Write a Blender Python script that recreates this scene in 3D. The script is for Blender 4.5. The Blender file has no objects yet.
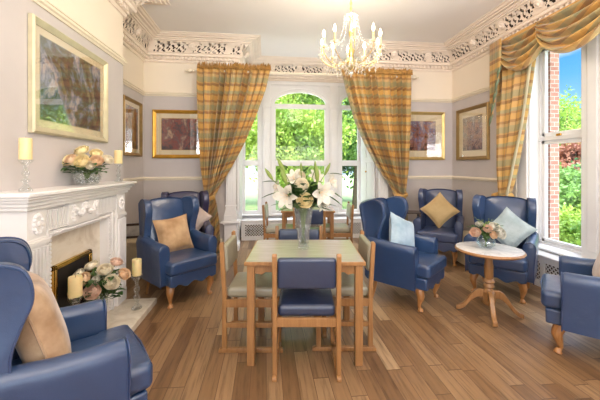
import bpy, math, random
from mathutils import Vector, Matrix
random.seed(7)
C = bpy.context.scene.collection
PI = math.pi
TH = math.atan(34/315); SN, CS = math.sin(TH), math.cos(TH)

# ------------------------------------------------------------------ camera
cd = bpy.data.cameras.new('camera'); cam = bpy.data.objects.new('camera', cd); C.objects.link(cam)
cam.location = (0, 0, 1.43); cam.rotation_euler = (PI/2, 0, -TH)
cd.sensor_width = 36; cd.lens = 18.9; cd.shift_y = -34/600; cd.clip_start = .05; cd.clip_end = 400
bpy.context.scene.camera = cam
vs = bpy.context.scene.view_settings
bpy.context.scene.display_settings.display_device = 'sRGB'
vs.view_transform = 'Standard'; vs.look = 'None'; vs.gamma = 1; vs.use_curve_mapping = False
vs.exposure = 0.0

# ------------------------------------------------------------------ sky
w = bpy.data.worlds.new('sky'); bpy.context.scene.world = w; w.use_nodes = True
nt = w.node_tree; nt.nodes.clear()
def wn(t, **k):
    n = nt.nodes.new(t)
    for a, b in k.items(): setattr(n, a, b)
    return n
tc = wn('ShaderNodeTexCoord'); sep = wn('ShaderNodeSeparateXYZ'); nt.links.new(tc.outputs['Generated'], sep.inputs[0])
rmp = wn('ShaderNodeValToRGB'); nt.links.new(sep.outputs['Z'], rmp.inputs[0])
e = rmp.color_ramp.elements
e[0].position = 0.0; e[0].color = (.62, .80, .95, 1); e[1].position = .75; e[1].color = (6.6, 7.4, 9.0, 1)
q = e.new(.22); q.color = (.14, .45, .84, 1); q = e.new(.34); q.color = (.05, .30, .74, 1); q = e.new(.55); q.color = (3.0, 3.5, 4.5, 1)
mp = wn('ShaderNodeMapping'); mp.inputs['Scale'].default_value = (2.2, 2.2, 6); nt.links.new(tc.outputs['Generated'], mp.inputs[0])
nz = wn('ShaderNodeTexNoise'); nz.inputs['Scale'].default_value = 1.7; nz.inputs['Detail'].default_value = 7; nt.links.new(mp.outputs[0], nz.inputs[0])
cr = wn('ShaderNodeValToRGB'); cr.color_ramp.elements[0].position = .5; cr.color_ramp.elements[1].position = .7
nt.links.new(nz.outputs[0], cr.inputs[0])
mx = wn('ShaderNodeMixRGB'); mx.inputs[2].default_value = (1.0, 1.02, 1.05, 1)
nt.links.new(cr.outputs[0], mx.inputs[0]); nt.links.new(rmp.outputs[0], mx.inputs[1])
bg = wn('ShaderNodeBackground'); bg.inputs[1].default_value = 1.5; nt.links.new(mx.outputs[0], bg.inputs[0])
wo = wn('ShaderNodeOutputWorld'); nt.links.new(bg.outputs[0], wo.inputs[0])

def light(name, kind, loc, energy, color, rot=(0, 0, 0), size=None, sy=None):
    d = bpy.data.lights.new(name, kind); d.energy = energy; d.color = color
    if kind == 'AREA':
        d.shape = 'RECTANGLE'; d.size = size; d.size_y = sy
    elif kind == 'POINT': d.shadow_soft_size = size
    elif kind == 'SUN': d.angle = size
    o = bpy.data.objects.new(name, d); C.objects.link(o); o.location = loc; o.rotation_euler = rot
    return o
# sun from behind the house, to the left
sl = light('sun', 'SUN', (0, 0, 20), 8.5, (1, .95, .86), size=.01)
sl.rotation_euler = Vector((.55, .62, -.85)).to_track_quat('-Z', 'Y').to_euler()
# added fill lamps outside two invented openings in the unseen rear wall
light('window_daylight', 'AREA', (-.9, -2.75, 1.75), 34, (.96, .98, 1), (PI/2, 0, 0), 1.7, 2.4)
light('window_daylight', 'AREA', (2.3, -2.75, 1.75), 34, (.96, .98, 1), (PI/2, 0, 0), 1.7, 2.4)
# added fill lamp, unseen behind the camera, aimed up to brighten the ceiling
light('uplighter', 'AREA', (.7, -1.2, 2.0), 210, (1, .97, .96), (math.radians(152), 0, 0), 3.5, 1.6)

# ------------------------------------------------------------------ materials
def srgb(r, g, b):
    f = lambda v: (v/255/12.92) if v/255 <= .04045 else ((v/255+.055)/1.055)**2.4
    return (f(r), f(g), f(b), 1)
class NT:
    def __init__(s, name):
        s.m = bpy.data.materials.new(name); s.m.use_nodes = True; s.t = s.m.node_tree; s.t.nodes.clear()
        s.out = s.n('ShaderNodeOutputMaterial')
    def n(s, t, ins=None, **k):
        n = s.t.nodes.new(t)
        for a, b in k.items(): setattr(n, a, b)
        for a, b in (ins or {}).items():
            if isinstance(b, bpy.types.NodeSocket): s.t.links.new(b, n.inputs[a])
            else: n.inputs[a].default_value = b
        return n
    def l(s, a, b): s.t.links.new(a, b)
    def math(s, op, a, b=0., c=None):
        i = {0: a, 1: b}
        if c is not None: i[2] = c
        return s.n('ShaderNodeMath', i, operation=op).outputs[0]
    def ramp(s, fac, stops, interp='LINEAR'):
        n = s.n('ShaderNodeValToRGB', {0: fac}); r = n.color_ramp; r.interpolation = interp
        while len(r.elements) > 1: r.elements.remove(r.elements[-1])
        r.elements[0].position = stops[0][0]; r.elements[0].color = stops[0][1]
        for p, c in stops[1:]:
            q = r.elements.new(p); q.color = c
        return n.outputs[0]
    def noise(s, vec, scale, detail=3, rough=.5):
        return s.n('ShaderNodeTexNoise', {'Vector': vec, 'Scale': scale, 'Detail': detail, 'Roughness': rough}).outputs[0]
    def obj(s): return s.n('ShaderNodeTexCoord').outputs['Object']
    def mapping(s, vec, sc=(1, 1, 1), rot=(0, 0, 0), loc=(0, 0, 0)):
        return s.n('ShaderNodeMapping', {0: vec, 'Scale': sc, 'Rotation': rot, 'Location': loc}).outputs[0]
    def mix(s, f, a, b, bt='MIX'):
        n = s.n('ShaderNodeMixRGB', blend_type=bt)
        for i, v in ((0, f), (1, a), (2, b)):
            if isinstance(v, bpy.types.NodeSocket): s.l(v, n.inputs[i])
            else: n.inputs[i].default_value = v
        return n.outputs[0]
    def bump(s, h, strength=.2, dist=.01):
        return s.n('ShaderNodeBump', {'Height': h, 'Strength': strength, 'Distance': dist}).outputs[0]
    def finish(s, col, rough=.5, bump=None, **k):
        p = s.n('ShaderNodeBsdfPrincipled')
        for a, v in (('Base Color', col), ('Roughness', rough)):
            if isinstance(v, bpy.types.NodeSocket): s.l(v, p.inputs[a])
            else: p.inputs[a].default_value = v
        if bump is not None: s.l(bump, p.inputs['Normal'])
        for a, v in k.items():
            p.inputs[a.replace('_', ' ')].default_value = v
        s.l(p.outputs[0], s.out.inputs[0]); return s.m
def simple(name, col, rough=.5, var=.12, scale=6, bs=.1, bsc=60, **k):
    t = NT(name); o = t.obj()
    v = t.noise(o, scale, 3)
    d = tuple(c*(1-var) for c in col[:3])+(1,); li = tuple(min(1, c*(1+var)) for c in col[:3])+(1,)
    c = t.ramp(v, [(.3, d), (.7, li)])
    return t.finish(c, rough, t.bump(t.noise(o, bsc, 2), bs, .004), **k)
def wood(name, a, b, rough=.35, sc=(14, 14, 1.2), coat=.3):
    t = NT(name); o = t.mapping(t.obj(), sc)
    n1 = t.noise(o, 3.2, 6, .65)
    c = t.ramp(n1, [(.25, a), (.75, b)])
    return t.finish(c, rough, t.bump(n1, .06, .003), Coat_Weight=coat, Coat_Roughness=.2)
M = {}
M['upper'] = simple('cream_paint', srgb(244, 231, 212), .7, .015, 2)
M['mid'] = simple('lilac_grey_wallpaper', srgb(205, 197, 194), .75, .03, 3, .15, 90)
M['low'] = simple('taupe_dado_paper', srgb(198, 189, 183), .75, .03, 3, .2, 70)
M['ceil'] = simple('ceiling_paint', srgb(247, 242, 237), .8, .01, 2)
M['plaster'] = simple('cream_plaster', srgb(243, 228, 212), .6, .03, 8)
M['white'] = simple('white_gloss_paint', srgb(238, 236, 234), .35, .02, 5, .03)
M['cream'] = simple('cream_gloss_paint', srgb(240, 228, 205), .4, .03, 5, .03)
M['void'] = simple('dark_cavity', srgb(70, 52, 40), .9, .2, 20)  # dark colour standing in for the shade inside recesses
M['mantel'] = simple('white_mantel_paint', srgb(240, 236, 232), .35, .03, 4, .05)
M['marble'] = None
t = NT('cream_marble'); o = t.obj()
v = t.n('ShaderNodeTexNoise', {'Vector': o, 'Scale': 3.0, 'Detail': 8, 'Roughness': .65, 'Distortion': 1.2}).outputs[0]
M['marble'] = t.finish(t.ramp(v, [(.3, srgb(206, 190, 166)), (.5, srgb(233, 222, 203)), (.72, srgb(242, 235, 222))]), .22)
t = NT('white_marble_laminate'); o = t.obj()
v = t.n('ShaderNodeTexNoise', {'Vector': o, 'Scale': 7.0, 'Detail': 8, 'Roughness': .6, 'Distortion': 1.5}).outputs[0]
M['tabletop_grey'] = t.finish(t.ramp(v, [(.3, srgb(190, 190, 192)), (.55, srgb(226, 224, 222)), (.7, srgb(236, 234, 231))]), .18)
def vinyl(name, col, rough=.31):
    t = NT(name); o = t.obj()
    v = t.noise(o, 4, 3)
    c = t.ramp(v, [(.3, tuple(x*.88 for x in col[:3])+(1,)), (.7, tuple(x*1.1 for x in col[:3])+(1,))])
    h = t.noise(o, 9, 3)
    g = t.n('ShaderNodeTexVoronoi', {'Vector': o, 'Scale': 260}).outputs[0]
    hh = t.math('ADD', h, t.math('MULTIPLY', g, .05))
    return t.finish(c, rough, t.bump(hh, .22, .02), Coat_Weight=.35, Coat_Roughness=.22, Specular_IOR_Level=.8)
M['blue'] = vinyl('blue_vinyl', srgb(42, 68, 107))
M['blue2'] = vinyl('dark_blue_vinyl', srgb(54, 68, 104), .42)
M['navy'] = vinyl('navy_vinyl', srgb(44, 42, 76), .4)
M['piping'] = vinyl('blue_piping', srgb(34, 58, 100), .4)
M['green'] = vinyl('sage_vinyl', srgb(156, 149, 126), .4)
M['pad_blue'] = vinyl('navy_blue_pad_vinyl', srgb(30, 47, 78), .38)
M['oak'] = wood('golden_oak', srgb(142, 98, 54), srgb(176, 128, 78))
M['leg'] = wood('honey_leg_wood', srgb(156, 104, 54), srgb(190, 136, 82), .3)
M['tabletop'] = wood('pale_table_laminate', srgb(166, 156, 144), srgb(192, 184, 174), .2, (1.2, 14, 14), .25)
M['brass'] = simple('polished_brass', srgb(205, 165, 85), .22, .08, 6, .03, Metallic=1.0)
M['gold'] = simple('gilt', srgb(226, 196, 130), .3, .1, 10, .05, Metallic=1.0)
M['gold_frame'] = simple('pale_gold_frame', srgb(206, 180, 118), .38, .12, 10, .2, 50, Metallic=.55)
M['gold_frame2'] = simple('bright_gold_frame', srgb(205, 155, 62), .35, .12, 10, .2, 50, Metallic=.6)
M['gold_frame3'] = simple('antique_gold_frame', srgb(160, 132, 84), .42, .15, 10, .2, 50, Metallic=.5)
M['champ'] = simple('champagne_frame', srgb(206, 196, 164), .36, .08, 10, .1, 50, Metallic=.35)
M['mat'] = simple('cream_mount_card', srgb(236, 222, 190), .8, .02)
M['black'] = simple('black_iron', srgb(22, 20, 20), .45, .2)
M['coal'] = simple('black_coal', srgb(30, 27, 26), .7, .4, 30, .6, 30)
M['wax'] = simple('ivory_wax', srgb(240, 218, 160), .45, .03, 8, .05, 40, Subsurface_Weight=.25)
M['wick'] = simple('wick', srgb(60, 50, 40), .8)
M['beige'] = simple('beige_vinyl', srgb(205, 186, 150), .45, .06, 4, .1, 100)
M['darkwood'] = wood('dark_wood', srgb(46, 32, 26), srgb(72, 52, 40))
M['paper'] = simple('grey_paper', srgb(170, 165, 158), .8, .2, 14)
M['brick'] = None
t = NT('red_brick'); o = t.mapping(t.obj(), (1, 1, 1), (PI/2, 0, 0))
b = t.n('ShaderNodeTexBrick', {'Vector': o, 'Scale': 4.5, 'Color1': srgb(186, 122, 106), 'Color2': srgb(204, 148, 130), 'Mortar': srgb(205, 195, 185), 'Mortar Size': .02})
M['brick'] = t.finish(b.outputs[0], .85, t.bump(b.outputs[1], .3, .01))
def cushion_mat(name, col, col2=None, bsc=12, sheen=.5):
    t = NT(name); o = t.obj(); v = t.noise(o, 7, 4)
    c2 = col2 or tuple(min(1, x*1.2) for x in col[:3])+(1,)
    c = t.ramp(v, [(.35, col), (.65, c2)])
    return t.finish(c, .65, t.bump(t.noise(o, bsc, 4), .35, .02), Sheen_Weight=sheen, Sheen_Roughness=.4)
M['c_gold'] = cushion_mat('gold_velvet', srgb(168, 130, 88), srgb(204, 168, 126))
M['c_champ'] = cushion_mat('champagne_satin', srgb(160, 126, 92), srgb(210, 180, 146), 9)
M['c_mustard'] = cushion_mat('mustard_fabric', srgb(188, 158, 108), srgb(200, 172, 122))
M['c_pink'] = cushion_mat('dusky_beige_fabric', srgb(190, 168, 155), srgb(215, 198, 188))
M['c_ice'] = cushion_mat('ice_blue_satin', srgb(146, 172, 188), srgb(188, 206, 216), 10)
M['c_silver'] = cushion_mat('silver_blue_brocade', srgb(160, 178, 182), srgb(188, 202, 204), 40)
# glass that lets light straight through, with a real reflection
def clear(name, tint=(1, 1, 1, 1), rough=.0, refl=1.0, bumpy=None, ior=1.45):
    t = NT(name)
    nrm = None
    if bumpy:
        v = t.n('ShaderNodeTexVoronoi', {'Vector': t.obj(), 'Scale': bumpy}).outputs[0]
        nrm = t.bump(v, .9, .02)
    ge = t.n('ShaderNodeNewGeometry'); f0 = ((ior-1)/(ior+1))**2
    dt = t.n('ShaderNodeVectorMath', {0: ge.outputs['Incoming'], 1: nrm if nrm is not None else ge.outputs['Normal']}, operation='DOT_PRODUCT').outputs['Value']
    om = t.math('SUBTRACT', 1., t.math('ABSOLUTE', dt)); fr_ = t.math('ADD', f0, t.math('MULTIPLY', t.math('POWER', om, 5.), 1-f0))
    gl = t.n('ShaderNodeBsdfGlossy', {'Roughness': rough, 'Color': (refl, refl, refl, 1)})
    tr = t.n('ShaderNodeBsdfTransparent', {'Color': tint})
    if nrm is not None: t.l(nrm, gl.inputs['Normal'])
    mxs = t.n('ShaderNodeMixShader', {0: fr_, 1: tr.outputs[0], 2: gl.outputs[0]})
    t.l(mxs.outputs[0], t.out.inputs[0]); return t.m
M['pane'] = clear('window_glass', (.97, .985, .98, 1), 0, .35)
M['pic_glass'] = clear('picture_glass', (1, 1, 1, 1), .015, 1.0, None, 2.0)
M['crystal'] = clear('cut_crystal', (.90, .925, .93, 1), .06, 1.0, 70, 1.9)
M['glassware'] = clear('plain_glass', (.9, .94, .94, 1), .03, 1.0, None, 1.8)
t = NT('chandelier_crystal')
df = t.n('ShaderNodeBsdfTranslucent', {'Color': (1, .97, .9, 1)}); d2_ = t.n('ShaderNodeBsdfDiffuse', {'Color': (1, .97, .9, 1)}); gl = t.n('ShaderNodeBsdfGlossy', {'Roughness': .08}); tr = t.n('ShaderNodeBsdfTransparent')
m1 = t.n('ShaderNodeMixShader', {0: .5, 1: df.outputs[0], 2: d2_.outputs[0]}); m2 = t.n('ShaderNodeMixShader', {0: .4, 1: m1.outputs[0], 2: gl.outputs[0]})
em = t.n('ShaderNodeMixShader', {0: .72, 1: m2.outputs[0], 2: tr.outputs[0]}); t.l(em.outputs[0], t.out.inputs[0]); M['drops'] = t.m
t = NT('lit_bulb'); em = t.n('ShaderNodeEmission', {'Color': (1, .80, .50, 1), 'Strength': 22}); t.l(em.outputs[0], t.out.inputs[0]); M['bulb'] = t.m
# leaves and petals
def leafy(name, a, b, trans=.35, scale=8, rough=.5):
    t = NT(name); v = t.noise(t.obj(), scale, 4, .7)
    c = t.ramp(v, [(.3, a), (.7, b)])
    d = t.n('ShaderNodeBsdfPrincipled', {'Base Color': c, 'Roughness': rough}); tl = t.n('ShaderNodeBsdfTranslucent', {'Color': c})
    mxs = t.n('ShaderNodeMixShader', {0: trans, 1: d.outputs[0], 2: tl.outputs[0]}); t.l(mxs.outputs[0], t.out.inputs[0]); return t.m
M['lf_yel'] = leafy('yellow_green_leaves', srgb(92, 136, 46), srgb(186, 206, 92), .35, 1.1)
M['lf_mid'] = leafy('mid_green_leaves', srgb(62, 108, 50), srgb(138, 172, 82), .3, 1.2)
M['lf_dark'] = leafy('dark_green_leaves', srgb(42, 84, 56), srgb(92, 136, 84), .25, 1.4)
M['lf_red'] = leafy('russet_leaves', srgb(130, 76, 62), srgb(184, 130, 100), .3, 1.5)
M['grass'] = leafy('lawn_grass', srgb(104, 134, 70), srgb(150, 170, 104), 0, 3, .8)
M['path'] = simple('pale_gravel', srgb(238, 230, 216), .9, .08, 12, .4, 60)
M['bark'] = simple('bark', srgb(96, 80, 64), .9, .3, 9, .6, 20)
M['leaf'] = leafy('flower_leaf', srgb(42, 74, 34), srgb(84, 120, 58), .15, 12)
M['leaf_pale'] = leafy('pale_bud_green', srgb(120, 144, 66), srgb(168, 182, 98), .2, 12)
M['stem'] = leafy('stem_green', srgb(86, 112, 48), srgb(128, 150, 74), .1, 12)
M['p_cream'] = leafy('cream_petal', srgb(250, 236, 204), srgb(255, 248, 230), .12, 14)
M['p_yellow'] = leafy('buttery_petal', srgb(252, 228, 164), srgb(255, 242, 200), .12, 14)
M['p_peach'] = leafy('peach_petal', srgb(244, 206, 162), srgb(252, 226, 192), .12, 14)
M['p_pink'] = leafy('blush_petal', srgb(244, 206, 178), srgb(252, 226, 206), .12, 14)
M['p_white'] = leafy('white_petal', srgb(214, 208, 192), srgb(238, 234, 220), .12, 14)
# floor planks
t = NT('oak_plank_floor'); o = t.n('ShaderNodeTexCoord').outputs['Object']; sp = t.n('ShaderNodeSeparateXYZ', {0: o})
X, Y = sp.outputs[0], sp.outputs[1]
pw, pl = .105, .95
row = t.math('FLOOR', t.math('DIVIDE', X, pw))
rn = t.n('ShaderNodeTexWhiteNoise', {1: row}, noise_dimensions='1D').outputs[0]
yy = t.math('ADD', t.math('DIVIDE', Y, pl), t.math('MULTIPLY', rn, 7.3)); colm = t.math('FLOOR', yy)
cmb = t.n('ShaderNodeCombineXYZ', {0: row, 1: colm, 2: 0.}).outputs[0]
pr = t.n('ShaderNodeTexWhiteNoise', {0: cmb}, noise_dimensions='3D').outputs[0]
base = t.ramp(pr, [(0, srgb(122, 90, 60)), (.4, srgb(144, 110, 76)), (.75, srgb(162, 128, 92)), (1, srgb(184, 152, 114))])
gv = t.n('ShaderNodeCombineXYZ', {0: t.math('MULTIPLY', X, 26.), 1: t.math('ADD', t.math('MULTIPLY', Y, 1.7), t.math('MULTIPLY', pr, 30.)), 2: pr}).outputs[0]
g = t.noise(gv, 1.6, 5, .62)
c = t.mix(.75, base, t.ramp(g, [(.30, (.34, .30, .26, 1)), (.5, (.88, .88, .88, 1)), (.75, (1.12, 1.1, 1.06, 1))]), 'MULTIPLY')
fx = t.math('FRACT', t.math('DIVIDE', X, pw)); fy = t.math('FRACT', yy)
e1 = t.math('GREATER_THAN', fx, .035); e2 = t.math('GREATER_THAN', fy, .006)
c = t.mix(t.math('SUBTRACT', 1., t.math('MULTIPLY', e1, e2)), c, srgb(92, 64, 44))
M['floor'] = t.finish(c, t.math('ADD', .27, t.math('MULTIPLY', g, .14)), t.bump(g, .05, .002), Specular_IOR_Level=.6)
# plaid cloth, woven pattern in the cloth's own UV (metres)
def plaid(name, bright=1.0):
    t = NT(name); uv = t.n('ShaderNodeTexCoord').outputs['UV']; sp = t.n('ShaderNodeSeparateXYZ', {0: uv})
    k = lambda r, g, b: tuple(x*bright for x in srgb(r, g, b)[:3])+(1,)
    fv = t.math('FRACT', t.math('DIVIDE', sp.outputs[1], .46))
    h = t.ramp(fv, [(0, k(206, 158, 84)), (.17, k(150, 104, 58)), (.25, k(190, 158, 108)), (.34, k(150, 146, 110)), (.52, k(192, 152, 92)), (.57, k(142, 94, 52)), (.66, k(212, 168, 92)), (.83, k(156, 150, 114)), (.93, k(164, 120, 70))], 'CONSTANT')
    fu = t.math('FRACT', t.math('DIVIDE', sp.outputs[0], .62))
    vv = t.ramp(fu, [(0, k(204, 162, 96)), (.2, k(146, 142, 106)), (.38, k(192, 148, 84)), (.55, k(136, 92, 52)), (.63, k(206, 168, 102)), (.85, k(160, 148, 108))], 'CONSTANT')
    c = t.mix(.29, h, vv)
    wv = t.noise(t.mapping(uv, (300, 40, 1)), 1, 2)
    return t.finish(c, .55, t.bump(wv, .1, .002), Sheen_Weight=.3, Sheen_Roughness=.4)
M['plaid'] = plaid('gold_plaid_cloth', 1.06)
M['lining'] = simple('sage_lining', srgb(128, 146, 118), .7, .06, 6)
M['fringe'] = simple('bronze_fringe', srgb(184, 138, 74), .8, .3, 30, .4, 200)
def art(name, stops, scale, dist=2.0, horiz=0.4):
    t = NT(name); o = t.obj(); sp = t.n('ShaderNodeSeparateXYZ', {0: o})
    n1 = t.n('ShaderNodeTexNoise', {'Vector': o, 'Scale': scale, 'Detail': 6, 'Roughness': .7, 'Distortion': dist}).outputs[0]
    vor = t.n('ShaderNodeTexVoronoi', {'Vector': o, 'Scale': scale*7}).outputs['Color']
    vg = t.n('ShaderNodeSeparateXYZ', {0: vor}).outputs[0]
    f = t.math('ADD', n1, t.math('MULTIPLY', vg, .07))
    f = t.math('ADD', f, t.math('MULTIPLY', sp.outputs[2], horiz))
    return t.finish(t.ramp(f, stops), .6)

# ------------------------------------------------------------------ mesh builder
class MB:
    def __init__(s): s.v = []; s.f = []; s.uv = {}
    def add(s, vs, fs, mat=None, uvs=None):
        b = len(s.v)
        for i, p in enumerate(vs):
            p = Vector(p)
            if mat is not None: p = mat @ p
            s.v.append(p)
            if uvs: s.uv[b+i] = uvs[i]
        s.f += [tuple(b+i for i in f) for f in fs]; return s
    def merge(s, o, mat=None):
        return s.add(o.v, o.f, mat)
    def box(s, x0, x1, y0, y1, z0, z1, mat=None):
        return s.add([(x, y, z) for x in (x0, x1) for y in (y0, y1) for z in (z0, z1)],
                     [(0, 1, 3, 2), (4, 6, 7, 5), (0, 4, 5, 1), (2, 3, 7, 6), (0, 2, 6, 4), (1, 5, 7, 3)], mat)
    def rbox(s, c, size, r, n=3, mat=None, fn=None, seg=1):
        h = [a/2 for a in size]; r = min(r, min(h)*.999)
        def ax(i):
            o = [h[i]-r+r*math.tan(PI/4*k/n) for k in range(n+1)]; inn = h[i]-r
            mid = [-inn+2*inn*k/seg for k in range(1, seg)]
            return sorted(set([-a for a in o]+mid+o))
        A = [ax(0), ax(1), ax(2)]; d = {}; vs = []; fs = []
        def vid(p):
            q = [max(-(h[i]-r), min(h[i]-r, p[i])) for i in range(3)]
            dv = Vector([p[i]-q[i] for i in range(3)])
            if dv.length > 0: dv = dv.normalized()*r
            P = (q[0]+dv.x, q[1]+dv.y, q[2]+dv.z); k = tuple(round(a, 5) for a in p)
            if k not in d:
                d[k] = len(vs); Pv = Vector(P)
                if fn: Pv = fn(Pv)
                vs.append(Pv+Vector(c))
            return d[k]
        for a in range(3):
            b_, c_ = (a+1) % 3, (a+2) % 3
            for sg in (-1, 1):
                for i in range(len(A[b_])-1):
                    for j in range(len(A[c_])-1):
                        qd = []
                        for (ii, jj) in ((i, j), (i+1, j), (i+1, j+1), (i, j+1)):
                            p = [0, 0, 0]; p[a] = sg*h[a]; p[b_] = A[b_][ii]; p[c_] = A[c_][jj]; qd.append(vid(p))
                        if sg < 0: qd.reverse()
                        fs.append(tuple(qd))
        return s.add(vs, fs, mat)
    def prism(s, pts, a0, a1, axis='x', mat=None):
        # pts: outline in the other two axes; extruded from a0 to a1
        n = len(pts); vs = []
        for a in (a0, a1):
            for p in pts:
                vs.append({'x': (a, p[0], p[1]), 'y': (p[0], a, p[1]), 'z': (p[0], p[1], a)}[axis])
        fs = [tuple(range(n))[::-1], tuple(range(n, 2*n))]+[(i, (i+1) % n, n+(i+1) % n, n+i) for i in range(n)]
        return s.add(vs, fs, mat)
    def lathe(s, prof, n=20, mat=None, cap=True, c=(0, 0), ripple=0, rn=8):
        vs = []; fs = []
        for r, z in prof:
            for k in range(n):
                a = 2*PI*k/n; rr = r*(1+ripple*math.cos(rn*a)); vs.append((c[0]+rr*math.cos(a), c[1]+rr*math.sin(a), z))
        for i in range(len(prof)-1):
            for k in range(n):
                k2 = (k+1) % n; fs.append((i*n+k, i*n+k2, (i+1)*n+k2, (i+1)*n+k))
        if cap:
            fs.append(tuple(range(n))[::-1]); m = (len(prof)-1)*n; fs.append(tuple(range(m, m+n)))
        return s.add(vs, fs, mat)
    def tube(s, pts, r, n=8, mat=None, closed=False, sq=(1, 1)):
        pts = [Vector(p) for p in pts]; m = len(pts); rs = r if isinstance(r, (list, tuple)) else [r]*m
        vs = []; fs = []; up = None
        for i, p in enumerate(pts):
            if closed: tg = pts[(i+1) % m]-pts[i-1]
            else: tg = pts[min(i+1, m-1)]-pts[max(i-1, 0)]
            tg.normalize()
            if up is None:
                up = Vector((0, 0, 1)) if abs(tg.z) < .9 else Vector((1, 0, 0))
            sd = tg.cross(up).normalized(); up = sd.cross(tg).normalized()
            for k in range(n):
                a = 2*PI*k/n; vs.append(p+sd*math.cos(a)*rs[i]*sq[0]+up*math.sin(a)*rs[i]*sq[1])
        for i in range(m if closed else m-1):
            j = (i+1) % m
            for k in range(n):
                k2 = (k+1) % n; fs.append((i*n+k, i*n+k2, j*n+k2, j*n+k))
        if not closed: fs += [tuple(range(n))[::-1], tuple(range((m-1)*n, m*n))]
        return s.add(vs, fs, mat)
    def ball(s, c, r, n=8, m=6, mat=None):
        sx = r if isinstance(r, (tuple, list)) else (r, r, r); vs = [(c[0], c[1], c[2]-sx[2])]; fs = []
        for i in range(1, m):
            ph = PI*i/m-PI/2
            for k in range(n):
                a = 2*PI*k/n; vs.append((c[0]+sx[0]*math.cos(ph)*math.cos(a), c[1]+sx[1]*math.cos(ph)*math.sin(a), c[2]+sx[2]*math.sin(ph)))
        vs.append((c[0], c[1], c[2]+sx[2])); L = len(vs)-1
        for k in range(n):
            k2 = (k+1) % n; fs.append((0, 1+k2, 1+k)); fs.append((L, 1+(m-2)*n+k, 1+(m-2)*n+k2))
            for i in range(m-2): fs.append((1+i*n+k, 1+i*n+k2, 1+(i+1)*n+k2, 1+(i+1)*n+k))
        return s.add(vs, fs, mat)
    def grid(s, fn, nu, nv, mat=None, uvf=None):
        vs = []; fs = []; uv = [] if uvf else None
        for j in range(nv+1):
            for i in range(nu+1):
                vs.append(fn(i/nu, j/nv))
                if uvf: uv.append(uvf(i/nu, j/nv))
        for j in range(nv):
            for i in range(nu):
                a = j*(nu+1)+i; fs.append((a, a+1, a+nu+2, a+nu+1))
        return s.add(vs, fs, mat, uv)
    def build(s, name, m, parent=None, world=False, bevel=0, seg=2, smooth=35, solid=0, sub=0):
        me = bpy.data.meshes.new(name); vs = s.v
        if world and parent is not None:
            inv = (Matrix.Translation(parent.location) @ parent.rotation_euler.to_matrix().to_4x4()).inverted(); vs = [inv @ v for v in vs]
        me.from_pydata([tuple(v) for v in vs], [], s.f)
        if s.uv:
            ul = me.uv_layers.new(name='UVMap')
            for lp in me.loops: ul.data[lp.index].uv = s.uv.get(lp.vertex_index, (0, 0))
        me.materials.append(m)
        if smooth:
            me.polygons.foreach_set('use_smooth', [True]*len(me.polygons)); me.set_sharp_from_angle(angle=math.radians(smooth))
        me.update(); o = bpy.data.objects.new(name, me); C.objects.link(o)
        if parent is not None: o.parent = parent
        if solid:
            md = o.modifiers.new('solid', 'SOLIDIFY'); md.thickness = solid; md.offset = 0
        if bevel:
            md = o.modifiers.new('bevel', 'BEVEL'); md.width = bevel; md.segments = seg; md.limit_method = 'ANGLE'; md.angle_limit = math.radians(40)
        if sub:
            md = o.modifiers.new('subd', 'SUBSURF'); md.levels = sub; md.render_levels = sub
        return o
def thing(name, label, cat, loc=(0, 0, 0), rz=0, group=None):
    o = bpy.data.objects.new(name, None); o.empty_display_size = .1; C.objects.link(o)
    o.location = loc; o.rotation_euler = (0, 0, rz); tag(o, label, cat, group); return o
def tag(o, label, cat, group=None, kind=None):
    o['label'] = label; o['category'] = cat
    if group: o['group'] = group
    if kind: o['kind'] = kind
    return o
def struct(name, mb, m, **k):
    o = mb.build(name, m, **k); o['kind'] = 'structure'; return o
def dup(root, loc, rz, label, group=None, swap=None):
    def cp(o, par):
        c = o.copy(); C.objects.link(c); c.parent = par
        if swap and c.type == 'MESH' and o.data.materials[0].name in swap:
            c.data = o.data.copy(); c.data.materials[0] = swap[o.data.materials[0].name]
        for ch in list(o.children): cp(ch, c)
        return c
    r = cp(root, None); r.location = loc; r.rotation_euler = (0, 0, rz) if not isinstance(rz, tuple) else rz
    r['label'] = label
    if group: r['group'] = group
    return r
def rd(r, d, z=0):    # a spot in the room from how far right of and in front of the doorway it is
    return (SN*d+CS*r, CS*d-SN*r, z)

# ------------------------------------------------------------------ room shell
XL, XR, XC, YB, YBAY = -2.03, 3.43, -1.65, 5.5, 6.45
BX0, BX1 = -.5, 2.0
Y0 = -2.6; ZC = 3.53
CB0, CB1 = 1.67, 3.855
struct('floor', MB().box(XL-.3, XR+.3, Y0-.2, YBAY+.1, -.1, 0), M['floor'], smooth=0)
struct('ceiling', MB().box(XL-.3, XR+.5, Y0-.2, YBAY+.15, ZC, ZC+.15), M['ceil'], smooth=0)
# walls in three bands: dado paper, wallpaper, cream frieze
ZB = [(0, 1.21, 'low'), (1.21, 2.62, 'mid'), (2.62, ZC, 'upper')]
def wall_bands(side, boxes):
    for k, (z0, z1, mt) in enumerate(ZB):
        mb = MB(); any_ = False
        for (x0, x1, y0, y1, a, b) in boxes:
            lo, hi = max(a, z0), min(b, z1)
            if hi > lo: mb.box(x0, x1, y0, y1, lo, hi); any_ = True
        if any_: struct('wall_'+side, mb, M[mt], smooth=0)
wall_bands('left', [(XL-.3, XL, Y0, YB+.1, 0, ZC)])
wall_bands('chimney', [(XL, XC, CB0, CB1, 0, ZC)])
wall_bands('back', [(XL, BX0-.0, YB, YB+.12, 0, ZC), (BX1, XR+.3, YB, YB+.12, 0, ZC)])
RW0, RW1, RZ0, RZ1 = 1.6, 3.98, .40, 3.02
wall_bands('right', [(XR, XR+.23, RW1, YB, 0, ZC), (XR, XR+.23, Y0, RW0, 0, ZC), (XR, XR+.23, RW0, RW1, 0, RZ0), (XR, XR+.23, RW0, RW1, RZ1, ZC)])
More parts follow.
